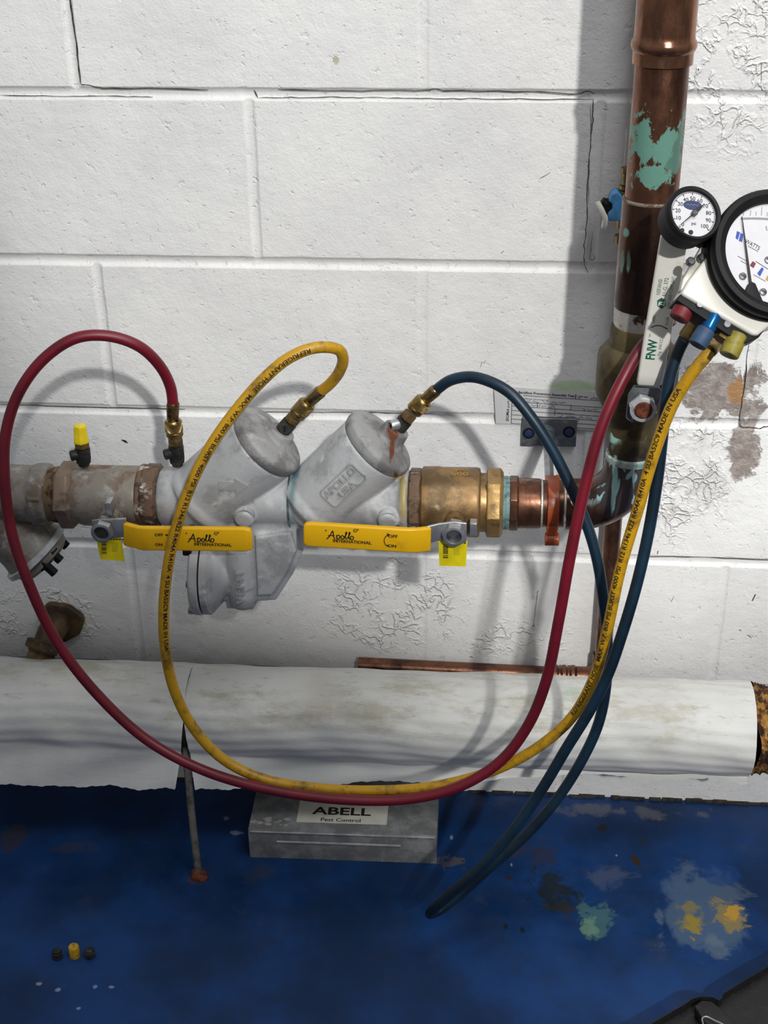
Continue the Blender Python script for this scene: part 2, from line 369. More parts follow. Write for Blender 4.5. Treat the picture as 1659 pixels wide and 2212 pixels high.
c = over(c, FS(1388, 1820, 8, 8, 80), .9, sc(40, 36, 36)); c = over(c, FS(1092, 2000, 8, 10, 70), .9, sc(20, 26, 34)); c = over(c, FS(1127, 2010, 10, 13, 70), .9, sc(20, 26, 34)); c = over(c, FS(1100, 1895, 14, 12, 60), .8, sc(40, 34, 30))
c = over(c, FS(26, 1815, 44, 46, 20, 1.0, .3, .5), .6, sc(56, 50, 42))
c = over(c, FS(150, 1830, 170, 50, 24, 2.4, .5, .9), .4, sc(66, 62, 60))
c = over(c, FS(560, 1885, 120, 50, 26, 2.4, .5, .9), .35, sc(60, 58, 50))
c = over(c, FS(975, 1865, 70, 24, 60, 2.6, .5, .7), .7, sc(84, 80, 78))
c = over(c, FS(430, 1895, 44, 34, 50, 2.0, .45, .9), .9, sc(82, 56, 26))
for q in [(85, 2125, 9, 4), (125, 2137, 7, 4), (205, 2132, 7, 4), (240, 2132, 9, 3), (170, 2178, 5, 3), (488, 1768, 8, 5), (510, 1800, 20, 6), (975, 1808, 5, 7), (1105, 1868, 3, 4), (1055, 1860, 2, 3), (1332, 1848, 3, 3)]:
    c = t.mix(t.math('MULTIPLY', FB(*q, nz=.6, nscale=90, soft=.5), .6), c, sc(150, 160, 180))
c = t.mix(t.math('MULTIPLY', t.ramp(t.noise(260, 2), .74, .80), .5), c, sc(130, 146, 175))
r = t.ramp(t.noise(20, 5, .6), .3, .7, .34, .6)
t.bump(t.noise(28, 4), .3, .0012)
mf = t.out(c, r, 0.0, .3)
o = MB().box(V(.15, -1.2, -.05), (1.6, 1.3, .05)).build('floor', mf, smooth=False); o['kind'] = 'structure'

# cracks and chips of the wall paint (parts of the wall)
def crack(pts, wd, name='crack', e=.0006, mat=None):
    mb = MB(); q = [P(x, y, e) for x, y in pts]; n = len(q); L = []; R_ = []
    for i in range(n):
        d = (q[min(i+1, n-1)] - q[max(i-1, 0)]); d = V(-d.z, 0, d.x).normalized()
        ww = .8 * wd * (0.35 if i in (0, n-1) else random.uniform(.6, 1.3)) / 2
        L.append(q[i] + d * ww); R_.append(q[i] - d * ww)
    mb.add(L + R_, [(i, i+1, n+i+1, n+i) for i in range(n-1)])
    mb.add([p + V(0, .001, 0) for p in L + R_], [(n+i, n+i+1, i+1, i) for i in range(n-1)])
    return mb.build(name, mat or M['crack'], wall, smooth=False)
def jag(pts, k=5, amp=2.0):
    out = []
    for a, b in zip(pts[:-1], pts[1:]):
        for i in range(k): f = i / k; out.append((a[0] + (b[0]-a[0])*f + random.uniform(-amp, amp), a[1] + (b[1]-a[1])*f + random.uniform(-amp, amp)))
    return out + [pts[-1]]
crack(jag([(151, -60), (152, 0), (160, 60), (168, 120), (174, 180)], 4, 1), .0022)
crack(jag([(174, 181), (200, 186), (225, 191), (320, 191), (450, 194)], 5, .8), .0012)
crack(jag([(0, 206), (140, 208), (250, 208), (330, 210)], 6, .8), .0008)
crack([(549, 194), (553, 203), (557, 211)], .0012)
crack(jag([(557, 211), (700, 210), (820, 211), (960, 213), (1100, 214), (1283, 215)], 8, 1.2), .0008)
crack(jag([(600, 193), (780, 196), (925, 195), (938, 191), (960, 196), (1150, 198), (1250, 204), (1268, 197), (1285, 203)], 5, 1.2), .0010)
crack(jag([(1283, 215), (1280, 270), (1274, 330), (1270, 400), (1268, 470), (1262, 530), (1262, 570)], 5, 1.5), .0011)
crack([(1262, 570), (1266, 580), (1271, 589)], .0013)
crack(jag([(1275, 225), (1277, 280), (1272, 380), (1270, 440)], 5, 1.5), .0006)
crack(jag([(1279, 500), (1277, 540), (1274, 560), (1283, 562), (1285, 550)], 3, 1), .0006)
crack(jag([(1617, 745), (1606, 850), (1598, 905), (1600, 922), (1640, 926), (1659, 921), (1690, 925)], 6, 1.5), .0013)
crack(jag([(0, 874), (200, 880), (400, 884)], 6, .6), .0009)
crack(jag([(520, 890), (800, 891), (940, 894)], 8, .6), .0007)
crack(jag([(1390, 1202), (1520, 1204), (1659, 1210), (1720, 1212)], 6, .6), .0007)
for pts, wd in [([(262, 950), (270, 953), (276, 957)], .0035), ([(1165, 386), (1175, 381), (1188, 373)], .0011), ([(1038, 793), (1041, 782), (1045, 785), (1049, 778)], .001),
                ([(1083, 547), (1088, 542)], .0022), ([(1151, 1355), (1154, 1349)], .003), ([(1152, 1353), (1160, 1290), (1162, 1275)], .0008), ([(1420, 1197), (1422, 1190)], .003), ([(1160, 1280), (1163, 1276)], .002),
                ([(1625, 1298), (1632, 1284)], .0045), ([(1597, 1360), (1601, 1363)], .003), ([(1615, 1372), (1624, 1378)], .0025), ([(1508, 148), (1510, 151)], .003), ([(1014, 1418), (1022, 1420)], .003),
                ([(783, 1330), (786, 1334)], .002), ([(1645, 135), (1645, 175)], .0015), ([(110, 1285), (125, 1281), (133, 1276)], .0014), ([(1445, 1292), (1450, 1300), (1456, 1288)], .0008)]:
    crack(pts, wd, 'paint_chip', .0008, M['ink'] if wd > .0025 else M['crack'])
# ragged gap where the wall meets the floor
mb = MB(); n = 90
for i in range(n):
    x = -.9 + 1.7 * i / n; mb.box(V(x + .009 + random.uniform(-.004, .004), -.001, .0003 + random.uniform(0, .0016)), (random.uniform(.006, .014), .002 + random.uniform(0, .003), .0012 + random.uniform(0, .0016)))
mb.build('floor_gap', plain('gap_dirt', sc(58, 52, 46), .9, nz=.3, scale=90), wall, smooth=False)

# ------------------------------------------------------------ insulated pipe along the wall foot
IA = P(0, 1520, .100); IB = P(1600, 1573, .100); ID = (IB - IA).normalized(); IR = .0625
ins = thing('insulated_pipe', 'large horizontal pipe in white canvas jacket along the foot of the wall', 'pipe', IA + ID * .5)
XS = P(398, 1600, .165).x; XE = P(1640, 1560, .155).x
def jacket(x0, x1, slit_at, side, flap, flare, rr, seed, rag=.003):
    mb = MB(); nu = int((x1 - x0) / .004); nv = 90; g = []
    r = np.random.RandomState(seed); ph = r.rand(12) * 7
    for i in range(nu + 1):
        u = x0 + (x1 - x0) * i / nu; row = []; hang = max(0.0, min(1.0, 1.0 - (u + .56) * .55 if u < XS else .78 - (u - XS) * 1.5)); flap = .0035 + .060 * hang; pe = -60 + 42 * hang
        endr = (.35 * rag if u > .05 else rag) * (math.sin(u * 90 + ph[0]) + .8 * math.sin(u * 230 + ph[1]) + .6 * math.sin(u * 510 + ph[2])) * .6
        for j in range(nv + 1):
            s = j / nv; phi = math.radians(140 - (140 - pe) * min(s / .78, 1)); ext = max(0, s - .78) / .22 * (flap + endr)
            cren = .0007 * math.sin(u * 30 + 3 * math.sin(phi * 2) + ph[3]) + .0005 * math.sin(u * 75 + phi * 6 + ph[4]) + .0004 * math.sin(phi * 23 + 2 * math.sin(u * 17))
            low = max(0, min(1, (s - .62) / .3)); cren += low * (.0016 * math.sin(u * 26 + ph[5]) + .001 * math.sin(u * 61 + phi * 5))
            R_ = rr + cren
            p = V(0, -math.cos(phi), math.sin(phi)) * R_
            if ext: p += V(0, -(.006 + .003 * math.sin(u * 21) + .002 * math.sin(u * 47)) * (ext / max(flap, .001)) ** 1.5, 0) + V(0, -math.sin(phi) * -1, 0) * 0 + V(0, -.04 - .06 * (1 - hang), -1).normalized() * ext + V(0, .0022 * math.sin(u * 33 + 2 * ext / .03) * min(1, ext / .02), 0)
            uu = u
            if slit_at is not None:                       # torn slit: the edges open towards the bottom
                open_ = max(0, (s - .52) / .48) ** 1.2 * (.017 if side < 0 else .010); near = math.exp(-abs(u - slit_at) / .03)
                uu += side * -1 * -open_ * near; p += V(0, -.010 * max(0, (s - .7) / .3) * near, 0)
            a = IA + ID * (uu - IA.x); row.append(a + p)
        g.append(row)
    mb.add([p for r_ in g for p in r_], [(i*(nv+1)+j, (i+1)*(nv+1)+j, (i+1)*(nv+1)+j+1, i*(nv+1)+j+1) for i in range(nu) for j in range(nv)])
    return mb
t = NT('canvas_jacket')
c = t.mix(t.ramp(t.noise(6, 4), .35, .65), sc(222, 222, 218), sc(206, 206, 203))
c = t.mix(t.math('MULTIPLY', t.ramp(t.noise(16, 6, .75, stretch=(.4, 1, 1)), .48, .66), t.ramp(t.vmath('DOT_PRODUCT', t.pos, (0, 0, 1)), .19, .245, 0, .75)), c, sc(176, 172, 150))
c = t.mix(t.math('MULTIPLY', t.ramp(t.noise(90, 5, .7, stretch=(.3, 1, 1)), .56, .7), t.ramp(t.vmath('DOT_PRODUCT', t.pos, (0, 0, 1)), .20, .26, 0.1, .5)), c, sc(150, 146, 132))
for a, q, k_ in [((590, 1458, 50, 24), sc(150, 196, 196), .5), ((1240, 1490, 40, 50), sc(140, 195, 186), .7), ((690, 1530, 60, 40), sc(196, 180, 150), .25), ((1230, 1450, 70, 30), sc(130, 128, 116), .4), ((430, 1450, 90, 30), sc(160, 156, 140), .4)]:
    x_, y_, rx_, ry_ = a; c = t.mix(t.math('MULTIPLY', t.blob(P(x_, y_, .15), (rx_/1640, 1, ry_/1500), nz=.6, nscale=28, soft=.8), k_), c, q)
weave = t.math('ADD', t.noise(300, 2, .5, stretch=(.15, 1, 1)), t.noise(260, 2, .5, stretch=(1, .2, .2)))
h = t.math('ADD', t.math('MULTIPLY', weave, .10), t.math('MULTIPLY', t.noise(24, 5, .65, dist=.6, stretch=(.6, 1, 1)), .8)); t.bump(h, .6, .0025)
M['canvas'] = t.out(c, .55, 0.0)

jacket(-1.3, XS, XS, -1, .013, 0, IR + .0012, 3, .0014).build('canvas_jacket', M['canvas'], ins, 60)
jacket(XS, XE, XS, 1, .003, 1, IR, 9, .0014).build('canvas_jacket', M['canvas'], ins, 60)
mb = MB(); pr = [(0, IR - .004)]; mb.lathe(IA + ID * (-1.3 - IA.x), ID, [(0, IR - .005), (1.3 + XE - .004, IR - .005), (1.3 + XE + .002, IR - .02)], 48)
mb.build('insulation', weather('glass_fibre', [sc(70, 62, 54), (sc(46, 38, 34), .5, .7)], 40, (.9, 1), 0, .002), ins, 60)
mb = MB()                                     # torn rusty collar of insulation past the end of the jacket
nu, nv = 16, 60; g = []
for i in range(nu + 1):
    for j in range(nv):
        a = 2*PI*j/nv; u = XE + .001 + .05 * i / nu + .006 * math.sin(a * 3 + 1) * (1 - i / nu); rr = IR - .004 - .008 * i / nu + .006 * math.sin(a * 7 + i) * math.sin(i * 1.1 + a * 2)
        g.append(IA + ID * (u - IA.x) + V(0, -math.cos(a), math.sin(a)) * rr)
mb.add(g, [(i*nv+j, i*nv+(j+1)%nv, (i+1)*nv+(j+1)%nv, (i+1)*nv+j) for i in range(nu) for j in range(nv)])
mb.build('torn_insulation', weather('torn_fibre', [sc(186, 140, 70), (sc(60, 34, 22), .42, .55), (sc(120, 60, 30), .5, .65)], 45, (.9, 1), 0, .004), ins, 60)
MB().lathe(IA + ID * (XE - IA.x - .02), ID, [(0, .045), (.6, .045)], 40).build('steel_pipe', weather('dark_iron', [sc(58, 34, 28), (sc(30, 22, 20), .45, .6)], 40, (.6, .8), .3, .001), ins)
so = thing('pipe_support_rod', 'thin grey rod with a rusty foot rising from the blue floor into the torn jacket', 'rod', G(430, 1893))
a = G(430, 1893); b = P(404, 1650, .158); cc = P(398, 1600, .145)
MB().tube([a, a.lerp(b, .5) + V(-.001, 0, 0), b, cc], .0050, 14).build('rod', weather('grey_rod', [sc(112, 110, 104), (sc(80, 76, 70), .45, .65)], 60, (.5, .7), .2, .0004), so)
mb = MB().ball(a + V(0, 0, .002), .011, (1, 1, .7)); mb.ball(a + V(.004, -.003, .001), .008, (1.1, 1, .6)); mb.ball(a + V(-.005, .003, .003), .007)
mb.build('rusty_foot', M['rust'], so)

# ------------------------------------------------------------ plumbing on the main axis
E0 = .2
def AXP(px): p = P(px, 1066 + .0188 * px, E0); return V(p.x, -E0, .588 + .0105 * p.x)
AD = V(1, 0, .0105).normalized(); ZU = V(0, 0, 1)
def SA(px): return S(AXP(px))
def prof(L): # [(px, radius px)] -> lathe profile from the first px
    a = AXP(L[0][0]); return a, [((AXP(x) - a).dot(AD), r / SA(x)) for x, r in L]
def axl(mb, L, seg=48, rot=0.0): a, pr = prof(L); return mb.lathe(a, AD, pr, seg, rot, ZU)

scale_grey = [sc(146, 142, 136), (sc(116, 106, 96), .45, .62), (sc(176, 174, 170), .55, .7)]
M['valve_grey'] = weather('scaled_bronze', [sc(140, 134, 124), (sc(120, 96, 78), .46, .6), (sc(172, 170, 164), .52, .68)], 26, (.5, .75), .25, .0006, stretch=(1, 1, 1))
M['valve_bronze'] = weather('bronze', [sc(146, 116, 76), (sc(104, 84, 58), .45, .62), (sc(176, 160, 130), .6, .75)], 24, (.35, .55), .55, .0004)
M['stained_hex'] = weather('stained_bronze', [sc(108, 86, 68), (sc(206, 202, 198), .56, .66), (sc(66, 50, 42), .5, .62)], 48, (.5, .8), .2, .0006)
M['hex_bronze'] = weather('brown_bronze', [sc(132, 114, 98), (sc(92, 76, 66), .5, .66)], 34, (.45, .65), .35, .0004)
M['gold_bronze'] = weather('golden_bronze', [sc(164, 132, 80), (sc(120, 94, 58), .5, .68)], 50, (.35, .55), .5, .0004)

# --- body casting of the backflow preventer
def RB(x, y, r, nz=.6, ns=90, soft=.5, e=.246): return lambda t: t.blob(P(x, y, e), (r / 1900,) * 3 if not isinstance(r, tuple) else (r[0]/1900, .05, r[1]/1700), nz=nz, nscale=ns, soft=soft)
rust_c = sc(128, 66, 26)
M['cast'] = weather('grey_coated_casting', [sc(176, 178, 180), (sc(148, 150, 151), .48, .62), (sc(198, 199, 200), .55, .68), (sc(138, 138, 137), .6, .72)], 20, (.45, .62), .05, .0007,
    extra=[(RB(527, 978, 6), rust_c, None), (RB(727, 1050, 6), rust_c, None), (RB(776, 984, 5), rust_c, None), (RB(427, 1282, 7, e=.2), rust_c, None),
           (RB(633, 1060, (12, 110), nz=.5, ns=60, soft=.9, e=.22), sc(120, 142, 146), None), (RB(640, 1010, (16, 22), e=.2), sc(110, 138, 150), None),
           (RB(872, 1070, (12, 90), nz=.5, ns=40, soft=.9, e=.23), sc(168, 150, 92), None), (RB(864, 1030, (18, 22), e=.22), sc(160, 146, 100), None)])
M['cast_boss'] = weather('cast_boss', [sc(176, 178, 180), (sc(150, 152, 154), .48, .62)], 45, (.45, .62), .05, .0005)
M['cast_cap'] = weather('grey_cap', [sc(150, 150, 150), (sc(112, 111, 110), .44, .6), (sc(176, 176, 176), .6, .72)], 26, (.55, .75), .05, .001)
bp = thing('backflow_preventer', 'grey cast twin-chamber backflow preventer with two slanted round caps between the yellow levers', 'backflow preventer', AXP(620) - ZU * .1)
bowls = [(P(571, 960, E0), P(452, 1066, E0), 86), (P(810, 964, E0), P(692, 1076, E0), 84)]
mb = MB()
axl(mb, [(346, 52), (352, 62), (372, 66), (395, 66), (440, 60), (520, 60), (640, 60), (760, 62), (862, 62), (872, 72), (880, 72), (884, 66)], 64)
for A, B, r in bowls:
    d = (A - B); L = d.length; rr = r / S(A)
    mb.lathe(B - d * .16, d, [(-.022, rr * .35), (-.012, rr * .75), (.004, rr * .96), (.014, rr), (L * 1.13, rr * .985)], 64)
    # raised rim around the foot of each bowl
    mb.lathe(B - d * .15, d, [(-.004, rr * .9), (.004, rr + .0035), (.010, rr + .003), (.016, rr)], 64)
for x, y, r in [(400, 1108, 24), (528, 1112, 22), (838, 1117, 22)]:
    p = P(x, y, E0 + .033); s_ = r / S(p); mb.lathe(p + V(0, .03, 0), V(0, -1, -.12), [(0, s_ * 1.5), (.02, s_ * 1.25), (.034, s_), (.037, s_ * .8)], 32)
BOSS = [(400, 1108, 22), (528, 1112, 22), (838, 1117, 21)]
# lower housing behind the relief valve
def pz(x, y): return P(x, y, E0)
out = [pz(452, 1120), pz(640, 1100), pz(662, 1165), pz(640, 1215), pz(603, 1272), pz(546, 1276), pz(500, 1250), pz(452, 1210)]
mb.prism([p + V(0, .030, 0) for p in out], V(0, -.056, 0))
out = [pz(560, 1130), pz(636, 1120), pz(648, 1160), pz(628, 1208), pz(596, 1254), pz(566, 1256)]
mb.prism([p + V(0, -.02, 0) for p in out], V(0, -.014, 0))
# cone and VENT spout of the relief valve
ra = P(448, 1236, E0 + .005); 
mb.lathe(ra, V(1, 0, 0), [(0, .050), (.008, .049), (.016, .040), (.024, .030), (.034, .024), (.06, .024)], 48)
va = P(520, 1212, E0 + .018); vb = P(517, 1306, E0 + .018)
mb.lathe(va, V(0, 0, -1), [(-.02, .0165), (0, .0175), ((va - vb).z - .012, .0178), ((va - vb).z - .004, .0165), ((va - vb).z, .013)], 32)
mb.box(P(519, 1250, E0 + .012), (.0165, .014, .034))
mb.build('body_casting', M['cast'], bp, 180, voxel=.0016)
caps = []
for A, B, r in bowls:
    d = (A - B).normalized(); rr = r / S(A); f = frame(d)
    mb = MB(); mb.lathe(A + d * .003, d, [(-.006, rr * .98), (.000, rr * 1.03), (.007, rr * 1.03), (.010, rr * .97), (.012, rr * .86), (.0155, rr * .5), (.016, .0)], 64)
    caps.append(mb)
# caps carry an off-centre boss for the test cock
boss = [((P(588, 966, E0), P(607, 938, E0))), ((P(838, 960, E0), P(856, 932, E0)))]
for i, (mb, (a, b)) in enumerate(zip(caps, boss)):
    d = (bowls[i][0] - bowls[i][1]).normalized(); a = bowls[i][0] + d * .006 + V(.005, 0, -.006); top = P(*[(610, 931), (858, 926)][i], E0)
    mb.lathe(a, (top - a), [(0, .030), (.008, .022), (.016, .0165), ((top - a).length + .001, .0150)], 32)
    mb.build('bowl_cap', M['cast_cap'] if i == 0 else weather('rusty_grey_cap', [sc(150, 150, 150), (sc(112, 111, 110), .44, .6), (sc(176, 176, 176), .6, .72)], 26, (.55, .75), .05, .001,
        extra=[(lambda t: t.math('MAXIMUM', t.blob(P(848, 938, .22), (.0075, .03, .014), .5, 90, .4), t.math('MAXIMUM', t.blob(P(848, 968, .21), (.0032, .03, .018), .5, 60, .3), t.blob(P(857, 1005, .21), (.0036, .03, .016), .6, 60, .4))), sc(104, 56, 28), None)]), bp, 180, voxel=.0014)
# seam between the two castings, relief flange plates, gasket, bolts
mb = MB(); fa = ra + V(-.0026, 0, 0)
mb.lathe(fa, V(-1, 0, 0), [(0, .050), (.002, .0515), (.009, .0515), (.0115, .049)], 56); mb.build('relief_cover', M['cast'], bp)
MB().lathe(ra + V(.001, 0, 0), V(-1, 0, 0), [(0, .0482), (.0045, .0482)], 56).build('gasket', M['black'], bp)
MB().lathe(ra + V(.0005, 0, 0), V(1, 0, 0), [(-.001, .0505), (.006, .0505), (.008, .049)], 56).build('relief_flange', M['cast'], bp)
for x, y in [(400, 1192), (398, 1262), (404, 1318), (412, 1140)]:
    p = P(x, y, E0 + .03); q = V(fa.x - .0115, p.y, p.z)
    mb = MB(); mb.lathe(q + V(.004, 0, 0), V(-1, 0, 0), [(0, .0052), (.009, .0052), (.0105, .0042)], 6, up=ZU)
    mb.build('bolt', M['chrome'] if y in (1262, 1318) else M['black'], bp)
for x, y, r in BOSS:
    p = P(x, y, E0 + .035); s_ = r / S(p); MB().lathe(p + V(0, .012, 0), V(0, -1, -.12), [(0, s_ * 1.2), (.010, s_ * 1.05), (.0135, s_ * .98), (.0148, s_ * .86), (.0146, s_ * .74), (.0128, s_ * .66), (.0125, .0001)], 40, caps=False).build('boss', M['cast_boss'], bp, 60)
# APOLLO USA plate and flow arrow, raised on the bowls
def on_bowl(i, cx, cy, turn=0.0, lift=.0016):
    A, B, r = bowls[i]; d = (A - B).normalized(); rr = r / S(A)
    u0, n0, p0 = cyl_hit(cx, cy, B, d, rr); b0 = d.cross(n0)
    ct, st = math.cos(turn), math.sin(turn)
    def f(x, y, l=lift):
        x, y = x * ct - y * st, x * st + y * ct
        a = -y / rr; n = (n0 * math.cos(a) + (n0.cross(d)) * -math.sin(a)).normalized()
        return B + d * (u0 + x) + n * (rr + l)
    return f
def strip(mb, f, pts, wd, closed=False, l=.0016):
    n = len(pts); m = n if closed else n - 1
    for i in range(m):
        a = Vector((*pts[i], 0)); b = Vector((*pts[(i+1) % n], 0)); dd = (b - a).normalized(); q = V(-dd.y, dd.x, 0) * wd / 2; a -= dd * wd * .3; b += dd * wd * .3
        k = max(1, int((b-a).length / .004))
        for j in range(k):
            s0 = a.lerp(b, j/k); s1 = a.lerp(b, (j+1)/k); c4 = [s0 - q, s1 - q, s1 + q, s0 + q]
            mb.add([f(c.x, c.y, l) for c in c4] + [f(c.x, c.y, -.001) for c in c4], [(0,1,2,3), (0,4,5,1), (2,6,7,3), (1,5,6,2), (0,3,7,4)])
def text_on(mb, body, f, h, thick=.0012, **k):
    vs_, fs, wd = text_polys(body, 1.0, k.get('spacing', 1.0), k.get('bold', .02), True); kk = h / .73; sx_ = kk * k.get('stretch', 1)
    dx, dy = k.get('at', (0, 0)); q = [((x - wd/2) * sx_ + dx, (y - .36) * kk + dy) for x, y in vs_]; n = len(q)
    mb.add([f(x, y, .0016 + thick * 0) for x, y in q], fs)
    # side walls: boundary edges
    cnt = {}
    for fc in fs:
        for a, b in zip(fc, fc[1:] + fc[:1]): cnt[frozenset((a, b))] = cnt.get(frozenset((a, b)), 0) + 1
    for e in cnt:
        if cnt[e] == 1: a, b = tuple(e); mb.add([f(*q[a], .0016), f(*q[b], .0016), f(*q[b], -.001), f(*q[a], -.001)], [(0, 1, 2, 3)])
f = on_bowl(1, 741, 1049); mb = MB(); a_, b_ = .0265, .0125; c_ = .003
strip(mb, f, [(-a_+c_, -b_), (a_-c_, -b_), (a_, -b_+c_), (a_, b_-c_), (a_-c_, b_), (-a_+c_, b_), (-a_, b_-c_), (-a_, -b_+c_)], .0014, True)
text_on(mb, 'APOLLO', f, .0085, at=(0, .0055), stretch=1.12); text_on(mb, 'USA', f, .0085, at=(.001, -.0058), stretch=1.15)
M['cast_plain'] = weather('raised_casting', [sc(158, 160, 160), (sc(140, 142, 142), .5, .64)], 40, (.5, .65), .05, .0003)
mb.build('maker_plate', M['cast_plain'], bp, smooth=False)
f = on_bowl(0, 505, 1050, -math.radians(42)); mb = MB()
for poly in [[(-.017, -.005), (.002, -.005), (.002, .005), (-.017, .005)], [(.002, -.010), (.016, 0), (.002, .010)]]:
    n = len(poly); mb.add([f(x, y, .0016) for x, y in poly] + [f(x, y, -.002) for x, y in poly], [tuple(range(n))] + [(i, (i+1) % n, n+(i+1) % n, n+i) for i in range(n)])
mb.build('flow_arrow', M['cast_plain'], bp, smooth=False)
mb = MB(); e_ = E0 + .0365; pc = P(517, 1268, e_)
def fv(x, y, l=0): return pc + V(-y, -l * .6 + (.0012 if abs(y) > .004 else 0), x * 1.0)
text_on(mb, 'VENT', lambda x, y, l=0: pc + V(y, -l + 20 * y * y, -x) if False else pc + V(-y, -l + 22 * y * y, x), .011, stretch=1.25)
mb.build('vent_lettering', M['cast_plain'], bp, smooth=False)
mb = MB(); sm = AXP(631); mb.lathe(sm, AD, [(-.001, .0345), (0, .0352), (.001, .0345)], 64); mb.build('seam', plain('teal_sealant', sc(96, 122, 126), .7, nz=.3, scale=80), bp)

# --- ball valves
def stem(parent, axp, body_r, nutpx, e_nut, body_mat):
    n = P(*nutpx, e_nut); b = V(n.x, -E0 - body_r * .72, n.z)
    MB().lathe(b, V(0, -1, 0), [(0, .0175), (.008, .0165), (.010, .012), (.0215, .0105)], 32).build('stem_housing', body_mat, parent)
    mb = MB(); mb.lathe(n + V(0, .0075, 0), V(0, -1, 0), [(-.006, .0115), (0, .0115), (.0005, .0118)], 6, rot=.35, up=ZU); mb.build('packing_nut', M['chrome'], parent)
    return n
def hexnut(mb, p, d, r, h, hole=.62, rot=0.2):
    mb.lathe(p, d, [(0, r), (h * .8, r), (h, r * .92)], 6, rot, ZU, caps=False)
    mb.lathe(p + d.normalized() * h, d, [(0, r * .92), (.0006, r * .80), (.0006, r * hole), (-h * .45, r * hole * .96), (-h * .45, .0001)], 36, 0, ZU, caps=False)
    mb.lathe(p, d, [(0, .0001), (0, r)], 6, rot, ZU, caps=False)
def bar(mb, pts, hs, th, up=V(0, 0, 1)):
    n = len(pts); vs_ = []
    for i, p in enumerate(pts):
        t = (pts[min(i+1, n-1)] - pts[max(i-1, 0)]).normalized(); nn = t.cross(up).normalized(); uu = nn.cross(t).normalized()
        for a, b in ((-1, -1), (1, -1), (1, 1), (-1, 1)): vs_.append(p + nn * th * a / 2 + uu * hs[i] * b / 2)
    mb.add(vs_, [(i*4+k, i*4+(k+1) % 4, (i+1)*4+(k+1) % 4, (i+1)*4+k) for i in range(n-1) for k in range(4)] + [(3,2,1,0), tuple((n-1)*4+k for k in range(4))]); return mb

# left ball valve
v1 = thing('ball_valve', 'left ball valve in scaled grey-brown bronze, its hexagonal end under the yellow cap', 'valve', AXP(235) - ZU * .045)
mb = MB(); axl(mb, [(165, 60), (172, 62), (185, 66), (300, 66), (312, 64)], 48); mb.build('valve_body', M['valve_grey'], v1, bevel=.001)
mb = MB(); axl(mb, [(130, 66), (136, 74), (160, 74), (170, 64)], 6, math.radians(30)); mb.build('hexagonal_end', M['hex_bronze'], v1, bevel=.0012)
mb = MB(); axl(mb, [(304, 64), (308, 70), (316, 70), (318, 66)], 48); axl(mb, [(314, 66), (318, 73), (344, 73), (350, 64)], 8, math.radians(8)); mb.build('hexagonal_end', M['stained_hex'], v1, bevel=.001)
n1 = stem(v1, None, .036, (223, 1144), .268, M['valve_grey'])
lev = MB(); L1 = [V(P(200, 1140, .262).x, -.262, n1.z + .001), n1 + V(0, .002, 0), V(P(262, 1150, .262).x, -.262, n1.z), V(P(276, 1150, .262).x, -.262, n1.z)]
bar(lev, L1, [.016, .026, .024, .025], .0035); lev.box(V(n1.x + .006, -.252, n1.z + .0215), (.0035, .008, .0085)); lo = lev.build('lever_plate', M['chrome'], v1, bevel=.0008)
y1 = MB(); zc = n1.z
pts = [(269, .262, 1.0), (285, .265, 1), (306, .273, 1), (330, .275, 1), (430, .275, 1), (530, .275, 1), (541, .275, .93), (545, .275, .72)]
def zline(px, e, y0, x0, y1_, x1_): return P(px, y0 + (y1_ - y0) * (px - x0) / (x1_ - x0), e)
Y1 = [zline(px, e, 1152, 269, 1163, 306) if px < 306 else zline(px, e, 1162, 306, 1164, 545) for px, e, k in pts]
bar(y1, Y1, [.0295 * k for *_, k in pts], .0075).build('vinyl_grip', M['yellow_vinyl'], v1, bevel=.0022)
def lever_text(parent, cx, cy, e, items, slope=0.0):
    mb = MB()
    for body, px, py, h, sh, st in items:
        c0 = P(px, py, e)
        def f(x, y): x2 = x + sh * y; return c0 + V(x2, -.0003, y - x2 * slope)
        vs_, fs, wd = text_polys(body, 1.0, 1.0, .025); k = h / .73
        mb.add([f((x - wd/2) * k * st, (y - .36) * k) for x, y in vs_], fs)
    return mb
def script(mb, x, y, e, u=.0092, kx=1.42, slope=0.0):
    st_ = [[(0, -.1), (.15, .12), (.36, .6), (.52, 1.05), (.58, .5), (.64, .05), (.74, 0)], [(.12, .36), (.4, .42), (.66, .4)], [(.84, .5), (.86, .1), (.88, -.5)],
           [(.86, .35), (.98, .52), (1.1, .42), (1.1, .15), (.98, .02), (.87, .1)], [(1.34 + .13 * math.cos(a), .25 + .24 * math.sin(a)) for a in [i * PI / 5 for i in range(11)]]]
    for o_ in (0, .28): st_.append([(1.46 + o_, .12), (1.62 + o_, .55), (1.72 + o_, .95), (1.66 + o_, 1.0), (1.6 + o_, .6), (1.62 + o_, .08), (1.72 + o_, .04)])
    st_.append([(2.14 + .14 * math.cos(a), .25 + .24 * math.sin(a)) for a in [i * PI / 5 for i in range(11)]])
    c0 = P(x, y, e)
    for q in st_: mb.tube([c0 + V((a - 1.15) * u * kx, 0, (b - .4) * u - (a - 1.15) * u * kx * slope) for a, b in q], .0006, 6, 4)
def apollo(mb2, x, y): return [('"', x - 31, y - 9, .004, 0, 1), ('®"', x + 34, y - 11, .004, 0, 1), ('INTERNATIONAL', x + 26, y + 13, .0038, 0, 1.05)]
mb = lever_text(v1, 0, 0, .2792, apollo(0, 434, 1163)); script(mb, 434, 1164, .2790); mb.build('lettering', M['ink'], v1, smooth=False)
mb = lever_text(v1, 0, 0, .2792, [('OFF', 343, 1155, .0036, 0, 1.1), ('ON', 343, 1176, .0036, 0, 1.1)]); 
